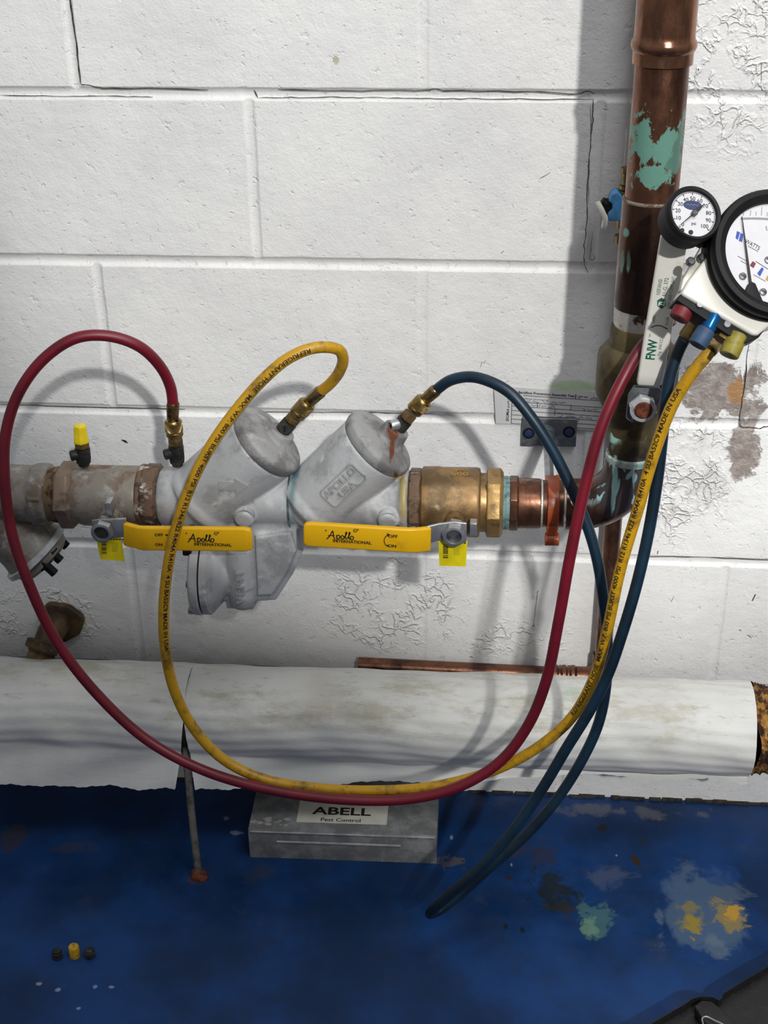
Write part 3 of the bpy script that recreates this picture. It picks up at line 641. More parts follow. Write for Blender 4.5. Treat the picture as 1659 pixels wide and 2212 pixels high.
c0 = P(360, 1156, .2795); mb.add([c0 + V(-.002, 0, .001), c0 + V(.002, 0, .001), c0 + V(0, 0, -.0015)], [(0, 1, 2)])
mb.build('direction_marks', M['ink'], v1, smooth=False)
mb = MB(); hexnut(mb, n1 + V(0, -.0005, 0), V(0, -1, 0), .0128, .0085, .66); mb.build('handle_nut', M['chrome'], v1); MB().lathe(n1 + V(0, -.003, 0), V(0, -1, 0), [(0, .0078), (.0035, .0078)], 28).build('nut_centre_disc', M['dark_bronze'], v1)  # dark disc in the nut's recess paints its hole dark
def price_tag(parent, pts, e, bar_x):
    q = [P(x, y, e) for x, y in pts]; mb = MB().prism(q, V(0, .0008, 0)); o = mb.build('hang_tag', M['tag_yellow'], parent, smooth=False)
    mb = MB(); x0, y0 = bar_x
    for i in range(9):
        yy = y0 + i * 3.4; hgt = random.choice([1.2, 2.0, 2.6]); a = P(x0, yy, e + .0003); b = P(x0 + 11, yy + hgt, e + .0003); mb.add([a, V(b.x, a.y, a.z), b, V(a.x, b.y, b.z)], [(0, 1, 2, 3)])
    for i in range(7):
        yy = y0 + 4 + i * 3; a = P(x0 + 22, yy, e + .0003); b = P(x0 + 38 - random.random() * 4, yy + .9, e + .0003); mb.add([a, V(b.x, a.y, a.z), b, V(a.x, b.y, b.z)], [(0, 1, 2, 3)])
    c0 = P(x0 + 31, y0 - 3, e + .0003)
    [mb.add([c0 + V(-.010 + k_ * .0034, 0, -.0006), c0 + V(-.0074 + k_ * .0034, 0, -.0006), c0 + V(-.0074 + k_ * .0034, 0, .0006), c0 + V(-.010 + k_ * .0034, 0, .0006)], [(0, 1, 2, 3)]) for k_ in range(6)]
    mb.build('barcode', M['ink'], o, smooth=False)
price_tag(v1, [(207, 1160), (261, 1160), (269, 1212), (217, 1208)], .262, (219, 1168))

# right ball valve
v2 = thing('ball_valve', 'right ball valve in golden bronze body ahead of the copper pipework', 'valve', AXP(980) - ZU * .045)
mb = MB(); axl(mb, [(908, 66), (914, 76), (950, 77), (953, 75.5), (1030, 76), (1036, 74), (1038, 64), (1052, 64)], 56); mb.build('valve_body', M['valve_bronze'], v2, bevel=.0006)
mb = MB(); axl(mb, [(883, 64), (888, 73), (906, 73), (915, 68)], 8, math.radians(12)); mb.build('hexagonal_end', M['stained_hex'], v2, bevel=.001)
mb = MB(); axl(mb, [(1049, 66), (1053, 76), (1080, 76), (1087, 66)], 6, math.radians(30)); mb.build('hexagonal_end', M['gold_bronze'], v2, bevel=.0012)
n2 = stem(v2, None, .040, (981, 1151), .268, M['valve_bronze'])
lev = MB(); bar(lev, [V(P(925, 1150, .268).x, -.270, n2.z - .002), V(P(948, 1150, .268).x, -.266, n2.z), n2 + V(0, .002, 0), V(P(1008, 1150, .268).x, -.266, n2.z)], [.022, .021, .027, .024], .0035)
lev.box(V(n2.x + .021, -.256, n2.z + .001), (.004, .006, .008)); lev.build('lever_plate', M['chrome'], v2, bevel=.0008)
pts = [(930, .270, 1), (918, .272, 1), (900, .2775, 1), (880, .279, 1), (780, .279, 1), (672, .279, 1), (660, .279, .93), (656, .279, .72)]
Y2 = [P(px, 1167 + (px > 895) * -(px - 895) * .12 - max(0, (895 - px)) * .062, e) for px, e, k in pts]
bar(MB(), Y2, [.0295 * k for *_, k in pts], .0075).build('vinyl_grip', M['yellow_vinyl'], v2, bevel=.0022)
mb = lever_text(v2, 0, 0, .2832, apollo(0, 735, 1157), .035); script(mb, 735, 1158, .2830, slope=.035); mb.build('lettering', M['ink'], v2, smooth=False)
mb = lever_text(v2, 0, 0, .2832, [('OFF', 849, 1158, .0038, 0, 1.15), ('ON', 847, 1179, .0038, 0, 1.15)], .035)
def arc_pts(cx, cy, r, a0, a1, n=14): return [(cx + r * math.cos(math.radians(a0 + (a1 - a0) * i / n)), cy - r * math.sin(math.radians(a0 + (a1 - a0) * i / n))) for i in range(n + 1)]
q = [P(x, y, .2835) for x, y in arc_pts(844, 1168, 14, 120, 235)]; mb.tube(q, .0004, 6, 0)
for a, s_ in ((q[0], 1), (q[-1], -1)): mb.add([a + V(.003, 0, .0005 * s_), a + V(-.0005, 0, .0015 * s_ + .001), a + V(0, 0, -.002 * s_)], [(0, 1, 2)])
mb.build('direction_marks', M['ink'], v2, smooth=False)
mb = MB(); hexnut(mb, n2 + V(0, -.0005, 0), V(0, -1, 0), .0132, .009, .66, .45); mb.build('handle_nut', M['chrome'], v2); MB().lathe(n2 + V(0, -.003, 0), V(0, -1, 0), [(0, .008), (.0035, .008)], 28).build('nut_centre_disc', M['steel'], v2)  # darker disc again stands in for the shade inside the nut's hole
price_tag(v2, [(947, 1165), (1010, 1168), (1006, 1224), (949, 1222)], .262, (957, 1176))
mb = MB(); u_, nn_, p_ = cyl_hit(993, 1022, AXP(950), AD, 76 / SA(990))
def fb(x, y, l=0):
    r_ = 76 / SA(990); a = y / r_; b0 = AD.cross(nn_); n_ = nn_ * math.cos(a) - b0 * math.sin(a); return AXP(950) + AD * (u_ + x) + n_ * (r_ + l * .5)
text_on(mb, '600', fb, .006, stretch=1.6, at=(0, -.002)); text_on(mb, '400', fb, .005, stretch=1.6, at=(0, .007)); mb.build('cast_lettering', M['gold_bronze'], v2, smooth=False)

# left strainer
st = thing('wye_strainer', 'grey bolted wye strainer at the left edge with a slanted flange below the pipe', 'strainer', AXP(30) - ZU * .08)
M['strain'] = weather('scaled_grey_bronze', [sc(128, 124, 118), (sc(104, 92, 80), .46, .6), (sc(158, 156, 150), .54, .68)], 24, (.5, .75), .2, .0008)
mb = MB(); axl(mb, [(-420, 60), (-90, 60), (-80, 66), (-20, 66), (10, 64), (72, 63), (84, 68), (108, 68), (113, 62)], 48)
sa = P(-50, 1075, E0); sb = P(78, 1192, E0); sd = (sb - sa).normalized()
mb.lathe(sa, sd, [(0, .036), ((sb-sa).length * .5, .036), ((sb-sa).length - .014, .038), ((sb-sa).length - .002, .041)], 48); mb.build('strainer_body', M['strain'], st, 180, voxel=.002)
MB().lathe(sb - sd * .004, sd, [(0, .0435), (.001, .045), (.007, .045), (.008, .0435)], 56).build('flange', M['cast'], st)
MB().lathe(sb + sd * .003, sd, [(0, .038), (.010, .036), (.014, .030)], 40).build('cover', M['strain'], st)
for px, py, ee in [(108, 1190, .215), (96, 1218, .225), (122, 1160, .18)]:
    p = P(px, py, ee); mb = MB(); mb.lathe(p - sd * .008, sd, [(0, .0095), (.012, .0095)], 6); mb.lathe(p, sd, [(0, .006), (.017, .006)], 6); mb.build('bolt', M['black'], st)
mb = MB(); axl(mb, [(76, 64), (80, 71), (104, 71), (112, 64)], 6, math.radians(12)); mb.build('hexagonal_end', M['strain'], st, bevel=.0012)
np_ = thing('threaded_nipple', 'short brass pipe nipple with bare threads between strainer and left ball valve', 'nipple', AXP(122) - ZU * .03)
mb = MB(); L = []
for i in range(9): L += [(110 + i * 2.6, 61.5), (111.3 + i * 2.6, 58.5)]
axl(mb, L, 48).build('thread', weather('old_thread', [sc(176, 158, 132), (sc(104, 88, 70), .5, .64)], 60, (.35, .5), .7, .0004), np_, 60)

# --- test cocks
def test_cock(label, A, B, side, stub, neck_mat=M['old_brass']):
    o = thing('test_cock', label, 'test cock', A); d = B - A; L = d.length; dn = d / L
    MB().lathe(A - dn * .003, d, [(0, .0062), (.003, .0066), (.004, .0082), (L * .30, .0088), (L * .72, .0088), (L * .74, .007)], 28).build('cock_body', M['dark_bronze'], o)
    MB().lathe(A + dn * L * .70, d, [(0, .0092), (L * .22, .0092), (L * .3, .0075)], 6, rot=.3).build('hexagonal_neck', neck_mat, o)
    s = side.normalized(); c0 = A + dn * L * .42
    mb = MB(); mb.lathe(c0, s, [(0, .0062), (stub - .001, .0062), (stub, .0055), (stub, .004), (stub - .0015, .004), (stub - .0015, .0001)], 24, caps=False); q = mb.build('stem', M['dark_bronze'] if stub < .016 else M['chrome'], o)
    f_ = frame(s); MB().box(c0 + s * (stub - .001), (.0036, .0007, .0006), f_).build('slot', M['black'], q, smooth=False)
    return o
c1 = test_cock('dark test cock under a bright yellow cap on the left ball valve', P(181, 1000, E0), P(176, 950, E0), V(-1, -.5, -.05), .0145)
mb = MB(); mb.lathe(P(176, 955, E0), P(171, 912, E0) - P(176, 955, E0), [(0, .0098), (.004, .0092), (.005, .0086), (.019, .0078), (.0215, .0068)], 6, rot=.2); mb.build('dust_cap', M['cap_yellow'], c1, bevel=.0008)
c2 = test_cock('dark upright test cock feeding the red hose on the grey casting', P(383, 1000, E0), P(378, 942, E0), V(-1, -.5, -.1), .0145)
c3 = test_cock('test cock on the left slanted cap, feeding the yellow hose', P(604, 938, E0), P(640, 897, E0), V(-.1, -1, .1), .0105)
c4 = test_cock('test cock with bright screw stem above a rust streak on the right slanted cap', P(856, 930, E0), P(888, 893, E0), V(-.75, -.55, .05), .0165)

# --- copper pipework on the right
RX = P(1362, 985, E0).x
def copper(name, cols=None, extra=(), **k):
    return weather(name, cols or [sc(120, 82, 64), (sc(78, 54, 46), .45, .62), (sc(152, 106, 82), .56, .72)], k.get('scale', 22), k.get('rough', (.22, .42)), .85, .0003, stretch=(1, 1, .35), extra=extra)
def PB(x, y, rx, ry, nz=.5, ns=55, soft=.35, e=.227): return lambda t: t.blob(P(x, y, e), (rx / 2150, .06, ry / 1950), nz=nz, nscale=ns, soft=soft)
pat = sc(98, 142, 128)
def PS(x, y, rx, ry, sc_=42, amp=3.4, lo=.48, hi=.58, e=.227): return lambda t: t.stain(P(x, y, e), (rx / 2150, .06, ry / 1950), sc_, amp, lo, hi, (1, 1, .7))
M['riser'] = copper('riser_copper', extra=[(PS(1385, 300, 34, 78), pat, 0), (PS(1440, 322, 52, 80, 48), pat, 0), (PS(1466, 320, 34, 100, 40), sc(84, 118, 106), 0), (PS(1415, 388, 80, 34, 44), pat, 0)])
M['coupling'] = copper('coupling_copper', [sc(92, 66, 54), (sc(62, 46, 42), .42, .58), (sc(112, 80, 64), .6, .75)], extra=[(PB(1354, 508, 6, 12), pat, 0), (PB(1345, 575, 5, 28), sc(88, 110, 98), 0), (PB(1358, 570, 5, 24), sc(88, 110, 98), 0), (PB(1352, 425, 30, 8), sc(120, 116, 104), 0)])
rs = thing('copper_riser', 'thick vertical copper pipe with green patina rising from the bronze valve', 'pipe', V(RX, -E0, P(1380, 715, E0).z))
def RZ(y): # height on the riser for an image row
    x = RX; lo, hi = .2, 2.2
    for _ in range(40):
        m_ = (lo + hi) / 2; q = CR.transposed() @ (V(x, -E0, m_) - CP); yy = 1106 - FPX * q.y / -q.z
        if yy > y: lo = m_
        else: hi = m_
    return lo
def RS(y): return S(V(RX, -E0, RZ(y)))
def rl(mb, L, seg=48, rot=0.0):   # [(row, radius px)] from the top down
    z0 = RZ(L[0][0]); return mb.lathe(V(RX, -E0, z0), V(0, 0, -1), [(z0 - RZ(y), r / RS(y)) for y, r in L], seg, rot)
rl(MB(), [(130, 58.5), (300, 58.5), (425, 57), (436, 57)], 56).build('pipe', M['riser'], rs)
zt = RZ(20); z0 = zt + .9
MB().lathe(V(RX, -E0, z0), V(0, 0, -1), [(0, .029), (z0 - RZ(70), .0292), (z0 - RZ(82), .0295), (z0 - RZ(88), .0312), (z0 - RZ(98), .0318), (z0 - RZ(106), .0305), (z0 - RZ(110), .0292), (z0 - RZ(136), .0292), (z0 - RZ(138), .0275)], 56).build('press_coupling', copper('bright_copper', [sc(150, 104, 80), (sc(112, 80, 64), .5, .66), (sc(180, 130, 102), .58, .72)], rough=(.12, .3)), rs)
rl(MB(), [(426, 58), (430, 62), (560, 62.5), (660, 62), (663, 58), (700, 58)], 56).build('coupling', M['coupling'], rs)
mb = MB(); rl(mb, [(425, 59), (428, 62.2), (431, 62.4), (433, 60)], 56); mb.build('solder_ring', weather('dull_solder', [sc(132, 122, 108), (sc(84, 66, 56), .45, .55), (sc(176, 170, 156), .58, .68)], 70, (.3, .5), .5, .0006), rs)
mb = MB(); rl(mb, [(658, 60), (664, 60.5), (700, 60), (704, 63), (712, 62)], 56)
mb.build('solder_ring', weather('solder_smear', [sc(190, 186, 178), (sc(74, 50, 44), .5, .56), (sc(226, 224, 218), .55, .66)], 36, (.25, .5), .5, .0006), rs)
v3 = thing('ball_valve', 'olive bronze vertical ball valve with a long white lever, below the copper riser', 'valve', V(RX, -E0, RZ(985)))
mb = MB(); rl(mb, [(700, 62), (706, 65), (742, 66), (746, 74), (760, 86), (772, 88), (842, 88), (852, 84), (885, 66), (900, 60), (930, 54)], 64); mb.build('valve_body', weather('olive_bronze', [sc(98, 86, 56), (sc(72, 62, 42), .45, .62), (sc(122, 108, 74), .6, .75)], 22, (.5, .7), .35, .0005), v3, 30)
mb = MB(); rl(mb, [(912, 52), (918, 57), (964, 56), (972, 52)], 8, .3); mb.build('hexagonal_end', weather('verdigris_bronze', [sc(84, 76, 52), (sc(60, 54, 42), .45, .62)], 26, (.4, .6), .4, .0004, extra=[(lambda t: t.blob(P(1328, 950, .225), (.008, .03, .016), .6, 60, .5), sc(150, 190, 184), 0)]), v3, bevel=.001)
# elbow
zA = .588 + .0105 * RX; rc = .052; ex = P(1222, 1089, E0).x
M['elbow'] = copper('elbow_copper', [sc(116, 82, 66), (sc(76, 56, 48), .45, .62), (sc(150, 106, 82), .58, .72)], rough=(.15, .4),
    extra=[(lambda t: t.math('MULTIPLY', t.blob(P(1372, 1040, .22), (.052, .08, .062), .35, 18, .4), .75), sc(62, 64, 70), 0),
           (lambda t: t.math('MULTIPLY', t.ramp(t.noise(75, 4, .6, dist=.8, stretch=(1, 1, .3)), .56, .62), t.blob(P(1360, 1035, .22), (.055, .08, .06), .4, 25, .4)), sc(140, 180, 182), 0),
           (lambda t: t.blob(P(1328, 1040, .228), (.0035, .05, .045), .5, 40, .4), sc(150, 194, 190), 0)])
el = thing('copper_elbow', 'copper elbow streaked with blue-green verdigris turning up into the bronze valve', 'elbow', V(RX, -E0, zA))
path = [V(ex, -E0, zA - (RX - ex) * .0105)] + [V(RX - rc + rc * math.sin(a), -E0, zA + rc - rc * math.cos(a)) for a in [i * PI / 2 / 14 for i in range(15)]] + [V(RX, -E0, RZ(990))]
MB().tube(path, .0285, 48, 0).build('bend', M['elbow'], el)
mb = MB(); mb.lathe(path[0] - AD * .001, AD, [(0, .027), (.001, .0295), (.018, .0295), (.020, .0285)], 48); mb.build('socket', M['elbow'], el)
mb = MB(); mb.lathe(path[0] - AD * .004, AD, [(0, .026), (.0015, .0286), (.0035, .0286), (.005, .027)], 48); mb.build('solder_ring', M['solder'], el)
mb = MB(); rl(mb, [(976, 50), (979, 54), (990, 54), (994, 51)], 48); mb.build('solder_ring', weather('pale_flux', [sc(190, 205, 200), (sc(130, 160, 156), .5, .6)], 60, (.4, .7), .2, .0006), el)
rl(MB(), [(966, 50), (980, 50)], 48).build('socket', M['elbow'], el)
ad = thing('pipe_adapter', 'copper threaded adapter wrapped in teal sealing tape right of the golden ball valve', 'fitting', AXP(1130) - ZU * .03)
axl(MB(), [(1084, 56), (1087, 59), (1091, 57.5), (1094, 59), (1098, 57.5), (1101, 57)], 48).build('thread_tape', M['tape'], ad)
axl(MB(), [(1099, 56), (1102, 60), (1117, 60), (1121, 55)], 8, .2).build('hexagonal_collar', copper('collar_copper'), ad, bevel=.0008)
axl(MB(), [(1119, 55), (1122, 55.5), (1166, 54), (1168, 50)], 48).build('socket', copper('socket_copper'), ad)
axl(MB(), [(1166, 50), (1168, 53), (1171, 53), (1173, 50)], 48).build('solder_ring', M['solder'], ad)
cp = thing('copper_pipe', 'short horizontal copper pipe gripped by the orange hanger', 'pipe', AXP(1195) - ZU * .026)
axl(MB(), [(1170, 51), (1224, 51)], 48).build('pipe', copper('short_copper'), cp)

# --- hanger
hg = thing('pipe_hanger', 'zinc wall plate with a rod and an orange painted ring clamp around the copper pipe', 'hanger', P(1186, 932, 0))
pa = P(1186, 932, .004); mb = MB(); mb.box(pa, (.0345, .0035, .0195)); mb.build('wall_plate', M['zinc'], hg, bevel=.0012)
for x, y in [(1142, 936), (1229, 933)]:
    mb = MB(); q = P(x, y, .0078); mb.lathe(q, V(0, -1, 0), [(0, .0075), (.0003, .0075)], 28); o = mb.build('screw_hole', M['black'], hg)
    mb = MB(); mb.lathe(q, V(0, -1, 0), [(0, .0055), (.001, .0055), (.0014, .004)], 6); mb.build('screw_head', plain('blue_screw', sc(34, 46, 84), .4, nz=.2), hg)
rx = P(1190, 1030, .17).x
MB().lathe(V(rx, -.006, .588), V(0, -1, 0), [(0, .011), (.006, .0105), (.010, .008)], 28).build('rod_socket', M['zinc'], hg)
MB().lathe(V(rx, -.01, .5895), V(0, -1, 0), [(0, .0055), (.15, .0055)], 24).build('rod', M['chrome'], hg)
ca = AXP(1194); mb = MB(); a_ = ca - AD * .0065
mb.lathe(a_, AD, [(0, .0272), (0, .0300), (.013, .0300), (.013, .0272)], 56, up=ZU, caps=False)
mb.box(ca + V(-.002, .036, .0045), (.006, .012, .0075)); mb.box(ca + V(.0065, .036, .004), (.003, .012, .009))
mb.box(ca + V(-.0005, -.020, -.0255), (.0062, .006, .011)); mb.lathe(ca + V(-.008, -.022, -.034), AD, [(0, .0075), (.016, .0075)], 20)
mb.build('ring_clamp', M['orange'], hg, bevel=.0008)

# --- small pipes and valve behind the riser
sp = thing('small_copper_pipe', 'thin copper branch behind the riser, dropping and running along the wall above the insulated pipe', 'pipe', P(1285, 1440, .04))
xq = P(1316, 1150, .022).x; zq = P(1270, 1456, .022).z
MB().tube([V(xq + .004, -.022, 2.2), V(xq + .004, -.022, zq + .03)], .0113, 24, 0).build('vertical_run', copper('thin_copper'), sp)
pth = [V(xq + .004, -.022, zq + .034)] + [V(xq + .004 - .02 + .02 * math.cos(a), -.022, zq + .016 - .02 * math.sin(a)) for a in [i * PI / 2 / 8 for i in range(9)]] + [V(xq - .03, -.022, zq - .004)]
MB().tube(pth, .0135, 24, 0).build('elbow', copper('thin_elbow'), sp)
MB().tube([V(xq - .02, -.022, zq - .004), V(xq - .33, -.022, zq + .001)], .0113, 24, 0).build('horizontal_run', copper('thin_copper_two'), sp)
for k in range(3): MB().lathe(V(xq - .03 - .012 * k, -.022, zq - .004), V(-1, 0, 0), [(0, .0125), (.003, .015), (.007, .015), (.010, .0125)], 24).build('ring', copper('thin_ring'), sp)
for y, r in [(8, .013), (22, .0145), (30, .013)]:
    p = P(1374, y, .022); MB().lathe(V(xq + .004, -.022, p.z - .004), V(0, 0, 1), [(0, r), (.008, r)], 20).build('ring', copper('thin_ring_two'), sp)
bvx = P(1352, 420, .035).x; bv = thing('small_valve', 'small brass valve with blue grip and white lever peeking out left of the riser', 'valve', P(1350, 480, .035))
mb = MB(); 
for y0, y1, r in [(362, 372, .008), (374, 398, .0062), (400, 408, .008), (410, 470, .010), (466, 490, .0085), (508, 524, .0085)]:
    a = P(1357 - (y0 - 360) * .09, y0, .035); b = P(1357 - (y0 - 360) * .09, y1, .035); mb.rod(V(a.x, a.y, a.z), V(a.x, a.y, b.z), r, seg=20)
q = P(1352, 440, .035); mb.rod(q, V(xq + .004, -.022, q.z), .008, seg=20); q = P(1350, 480, .035); mb.rod(q, V(xq + .004, -.022, q.z), .009, seg=20); mb.build('valve_body', M['brass'], bv)
mb = MB(); out = [(1312, 424), (1320, 408), (1332, 404), (1340, 412), (1350, 440), (1354, 466), (1312, 466), (1311, 448), (1320, 440), (1320, 428)]
mb.prism([P(x, y, .027) for x, y in out], V(0, -.022, 0)); mb.build('blue_grip', M['blue_handle'], bv, bevel=.0015)
mb = MB(); mb.rod(P(1335, 446, .039), P(1304, 446, .039), .0095, seg=6); mb.rod(P(1306, 440, .039), P(1299, 436, .039), .006, seg=16); mb.build('packing_nut', M['black'], bv)
lp = [P(1291, 436, .043), P(1300, 452, .047), P(1308, 470, .050), P(1306, 484, .050), P(1303, 494, .050)]
bar(MB(), lp, [.012, .014, .014, .013, .008], .0055, up=V(0, -1, 0)).build('white_lever', M['white_lever'], bv, bevel=.0018)

# --- fitting coming out of the wall at the left
ws = thing('wall_elbow', 'old brown brass elbow coming out of the wall at lower left, turned downwards', 'elbow', P(130, 1340, 0))
w0 = P(135, 1338, 0)
mb = MB(); r_ = []; n_ = 40
for k in range(n_):
    a = 2*PI*k/n_; rr = .031 + .0018 * math.sin(a*3+1) + .001 * math.sin(a*7); r_.append(w0 + V(rr*math.cos(a), 0, rr*math.sin(a)))
mb.prism(r_, V(0, -.010, 0)); MW = weather('brown_brass', [sc(98, 78, 52), (sc(64, 50, 36), .42, .58), (sc(140, 116, 80), .6, .72)], 34, (.5, .75), .3, .0008)
mb.build('escutcheon', MW, ws, bevel=.002)
e1 = w0 + V(-.010, -.038, -.004); e2 = P(92, 1404, .05)
mb = MB().tube([w0 + V(-.002, 0, 0), w0 + V(-.006, -.028, 0), e1 + V(-.003, -.006, -.012), e2, e2 + (e2 - e1) * .25], .019, 32, 6); mb.lathe(e2 + V(.003, .002, .012), (e2 - e1), [(0, .019), (.002, .023), (.012, .023), (.014, .019)], 32)
mb.build('elbow_body', MW, ws, 60)
MB().lathe(e2 - V(.001, 0, .004), (e2 - e1), [(0, .017), (.002, .0185), (.03, .0185)], 8).build('hexagonal_plug', M['old_brass'], ws, bevel=.0006)

# --- inspection paper behind the hanger
tg = thing('inspection_tag', 'white inspection form with handwriting taped to the wall behind the zinc plate', 'paper', P(1180, 880, 0))
tl, tr, br, bl = P(1067, 834, .0022), P(1335, 852, .0022), P(1335, 934, .0022), P(1071, 914, .0022)
mb = MB(); nx = 24; g = []
for i in range(nx + 1):
    a = tl.lerp(tr, i / nx); b = bl.lerp(br, i / nx); lift = -.004 * max(0, .12 - i / nx) * 8
    g += [a + V(0, lift, 0), b + V(0, lift * .4, 0)]
mb.add(g, [(2*i, 2*i+2, 2*i+3, 2*i+1) for i in range(nx)]); mb.add([p + V(0, .0006, 0) for p in g], [(2*i+1, 2*i+3, 2*i+2, 2*i) for i in range(nx)]); mb.build('sheet', M['paper'], tg, smooth=False)
TX = (tr - tl).normalized(); TY = V(0, 0, 1); T0 = P(1107, 842, .0028)
def tp(x, y): return T0 + TX * (x / 1700) - ZU * (y / 1500)
mb = MB()
def tline(x0, y0, x1, y1, w_=.0003):
    a, b = tp(x0, y0), tp(x1, y1); d = (b - a).normalized(); q = V(-d.z, 0, d.x) * w_; mb.add([a - q, b - q, b + q, a + q], [(0, 1, 2, 3)])
for yy in (10, 24, 33, 42, 51, 60, 69): tline(0 if yy > 12 else 24, yy, 215, yy)
tline(0, 10, 0, 69); tline(134, 0, 134, 10, .0004); tline(92, 34, 92, 46); tline(125, 22, 125, 34); tline(54, 22, 54, 33)
mb.build('form_lines', M['ink'], tg, smooth=False)
mb = MB(); letter(mb, 'Backflow Prevention Assembly Test', lambda x, y: tp(13, 4) + TX * x + ZU * y, .0032, center=False, length=.070, bold=.02)
letter(mb, 'DO NOT REMOVE', lambda x, y: tp(-9, 38) + ZU * -x + TX * y, .0042, bold=.02, length=.036)
for s_, x, y, L_ in [('Name of premises', 26, 16, .03), ('Line Size', 128, 28, .012), ('Serial Number', 96, 40, .022), ('Date', 137, 4, .01)]: letter(mb, s_, lambda X_, Y_: tp(x, y) + TX * X_ + ZU * Y_, .0018, center=False, length=L_)
mb.build('printed_text', M['ink'], tg, smooth=False)
mb = MB(); rr = random.Random(4)
for x0, x1, y in [(30, 100, 20), (40, 90, 29), (140, 205, 6), (100, 160, 48), (60, 140, 56), (150, 180, 30)]:
    x = x0
    while x < x1:
        L_ = rr.uniform(6, 16); pts = [tp(x + i * L_ / 5, y - rr.uniform(-2.5, 3)) for i in range(6)]; mb.tube(pts, .00022, 4, 3); x += L_ + rr.uniform(2, 6)
mb.build('handwriting', M['grey_ink'] if False else M['ink'], tg)

# --- white levered handle of the vertical valve
e3 = .272; n3 = P(1388, 878, e3)
MB().lathe(V(n3.x, -E0 - .024, n3.z), V(0, -1, 0), [(0, .021), (.012, .019), (.016, .013), (.05, .012)], 32).build('stem_housing', M['old_brass'], v3)
mb = MB(); hub = [(1352, 905), (1357, 855), (1370, 834), (1425, 838), (1432, 850), (1414, 892), (1400, 904), (1378, 910), (1366, 914)]
mb.prism([P(x, y, e3 - .002) for x, y in hub], V(0, .0045, 0)); mb.build('lever_plate', M['zinc'], v3, bevel=.001)
mb = MB(); hexnut(mb, n3, V(0, -1, 0), .0148, .009, .60, .3); mb.build('handle_nut', weather('bright_nut', [sc(196, 198, 200), (sc(150, 152, 154), .5, .65)], 60, (.3, .5), .4, .0002), v3)
mb = MB(); mb.lathe(n3 + V(0, -.0102, 0), V(0, -1, 0), [(0, .0095), (.0003, .0085), (.0005, .0001)], 24, caps=False); mb.lathe(n3 + V(0, -.003, 0), V(0, -1, 0), [(0, .0082), (.0085, .0078)], 24); mb.build('rusty_stem', M['rust'], v3)
MB().lathe(n3 + V(0, -.0100, -.0004), V(0, -1, 0), [(0, .0064), (.0014, .0060)], 24).build('nut_centre_disc', weather('stem_end_grey', [sc(128, 118, 110), (sc(92, 78, 68), .45, .6)], 90, (.5, .7), .3, .0004), v3)
g0, g1 = P(1401, 828, e3 + .006), P(1457, 500, e3 + .016)
gp = [g0, g0.lerp(g1, .02), g0.lerp(g1, .08), g0.lerp(g1, .5), g0.lerp(g1, .97), g0.lerp(g1, 1.0)]
gp = [p - V(0, .004 * min(1, i / 2), 0) for i, p in enumerate(gp)]
bar(MB(), gp, [.0235, .0255, .0258, .0262, .0262, .022], .0085, up=V(1, 0, 0)).build('vinyl_grip', M['white_vinyl'], v3, bevel=.0024)
GD = (g1 - g0).normalized(); GS = GD.cross(V(0, -1, 0)).normalized(); GN = GS.cross(GD)
if GN.y > 0: GN = -GN
if GS.x < 0: GS = -GS
def lp_(x, y, up_=.0003):     # a point on the front face of the white lever under an image pixel
    o = gp[2] + GN * (.00425 + up_); d = ray(x, y); t = (o - CP).dot(GN) / d.dot(GN); return CP + d * t
def vtext(mb, body, x, y, h, L_=None, bold=.0): c0 = lp_(x, y); return letter(mb, body, lambda a, b: c0 + GD * a - GS * b, h, length=L_, bold=bold)
mb = MB(); vtext(mb, 'FNW', 1407, 755, .0092, .022, .03); vtext(mb, 'TM', 1404, 725, .002); vtext(mb, 'Fig. X411C', 1426, 750, .0032, .018)
vtext(mb, 'NSF/ANSI', 1424, 620, .004, .016); vtext(mb, '61-G, 372', 1437, 620, .004, .019); vtext(mb, 'LOW LEAD COMPLIANT', 1449, 632, .0032, .034)
vtext(mb, 'OPEN', 1412, 690, .0028, .0075); vtext(mb, 'CLOSE', 1441, 694, .0028, .0090)
hx = [lp_(1429 + 10.5 * math.cos(a), 655 + 12 * math.sin(a), .0003) for a in [PI/2 + i * PI/3 for i in range(6)]]; mb.add(hx, [tuple(range(6))])
q = [lp_(1406 + 36 * i / 10, 707 - 6 * math.sin(PI * i / 10) + i * .4, .0003) for i in range(11)]
mb.build('lettering', M['green_ink'], v3, smooth=False)
MB().tube(q, .0004, 6, 0).build('direction_arc', M['ink'], v3)
mb = MB(); vtext(mb, 'ZL', 1429, 655, .006, .006, .04); 
for v_i in range(len(mb.v)): mb.v[v_i] = tuple(Vector(mb.v[v_i]) + GN * .0003)
mb.build('logo_mark', M['white_vinyl'], v3, smooth=False)

# ------------------------------------------------------------ test kit hanging on the white lever
def camframe(nx_, ny_, roll):
    n = (CR @ V(nx_, ny_, math.sqrt(1 - nx_*nx_ - ny_*ny_))).normalized(); r = CR @ V(math.cos(roll), math.sin(roll), 0)
    u = (r - n * n.dot(r)).normalized(); return u, n.cross(u), n
KC = P(1675, 549, .335); KU, KV, KN = camframe(.12, .16, math.radians(-29))
def kh(x, y, up_=0.0, c=None, n=None):
    c = c or KC; n = n or KN; d = ray(x, y); t = (c + n * up_ - CP).dot(n) / d.dot(n); return CP + d * t
kit = thing('test_gauge', 'test gauge with big black-rimmed dial, white block and coloured knobs at right edge', 'gauge', KC - KN * .05)
ks = S(KC); R1 = 144 / ks
mb = MB(); blk = [(1472, 634), (1489, 604), (1532, 548), (1560, 500), (1640, 440), (1760, 450), (1800, 560), (1700, 690), (1662, 704), (1640, 722), (1630, 724)]
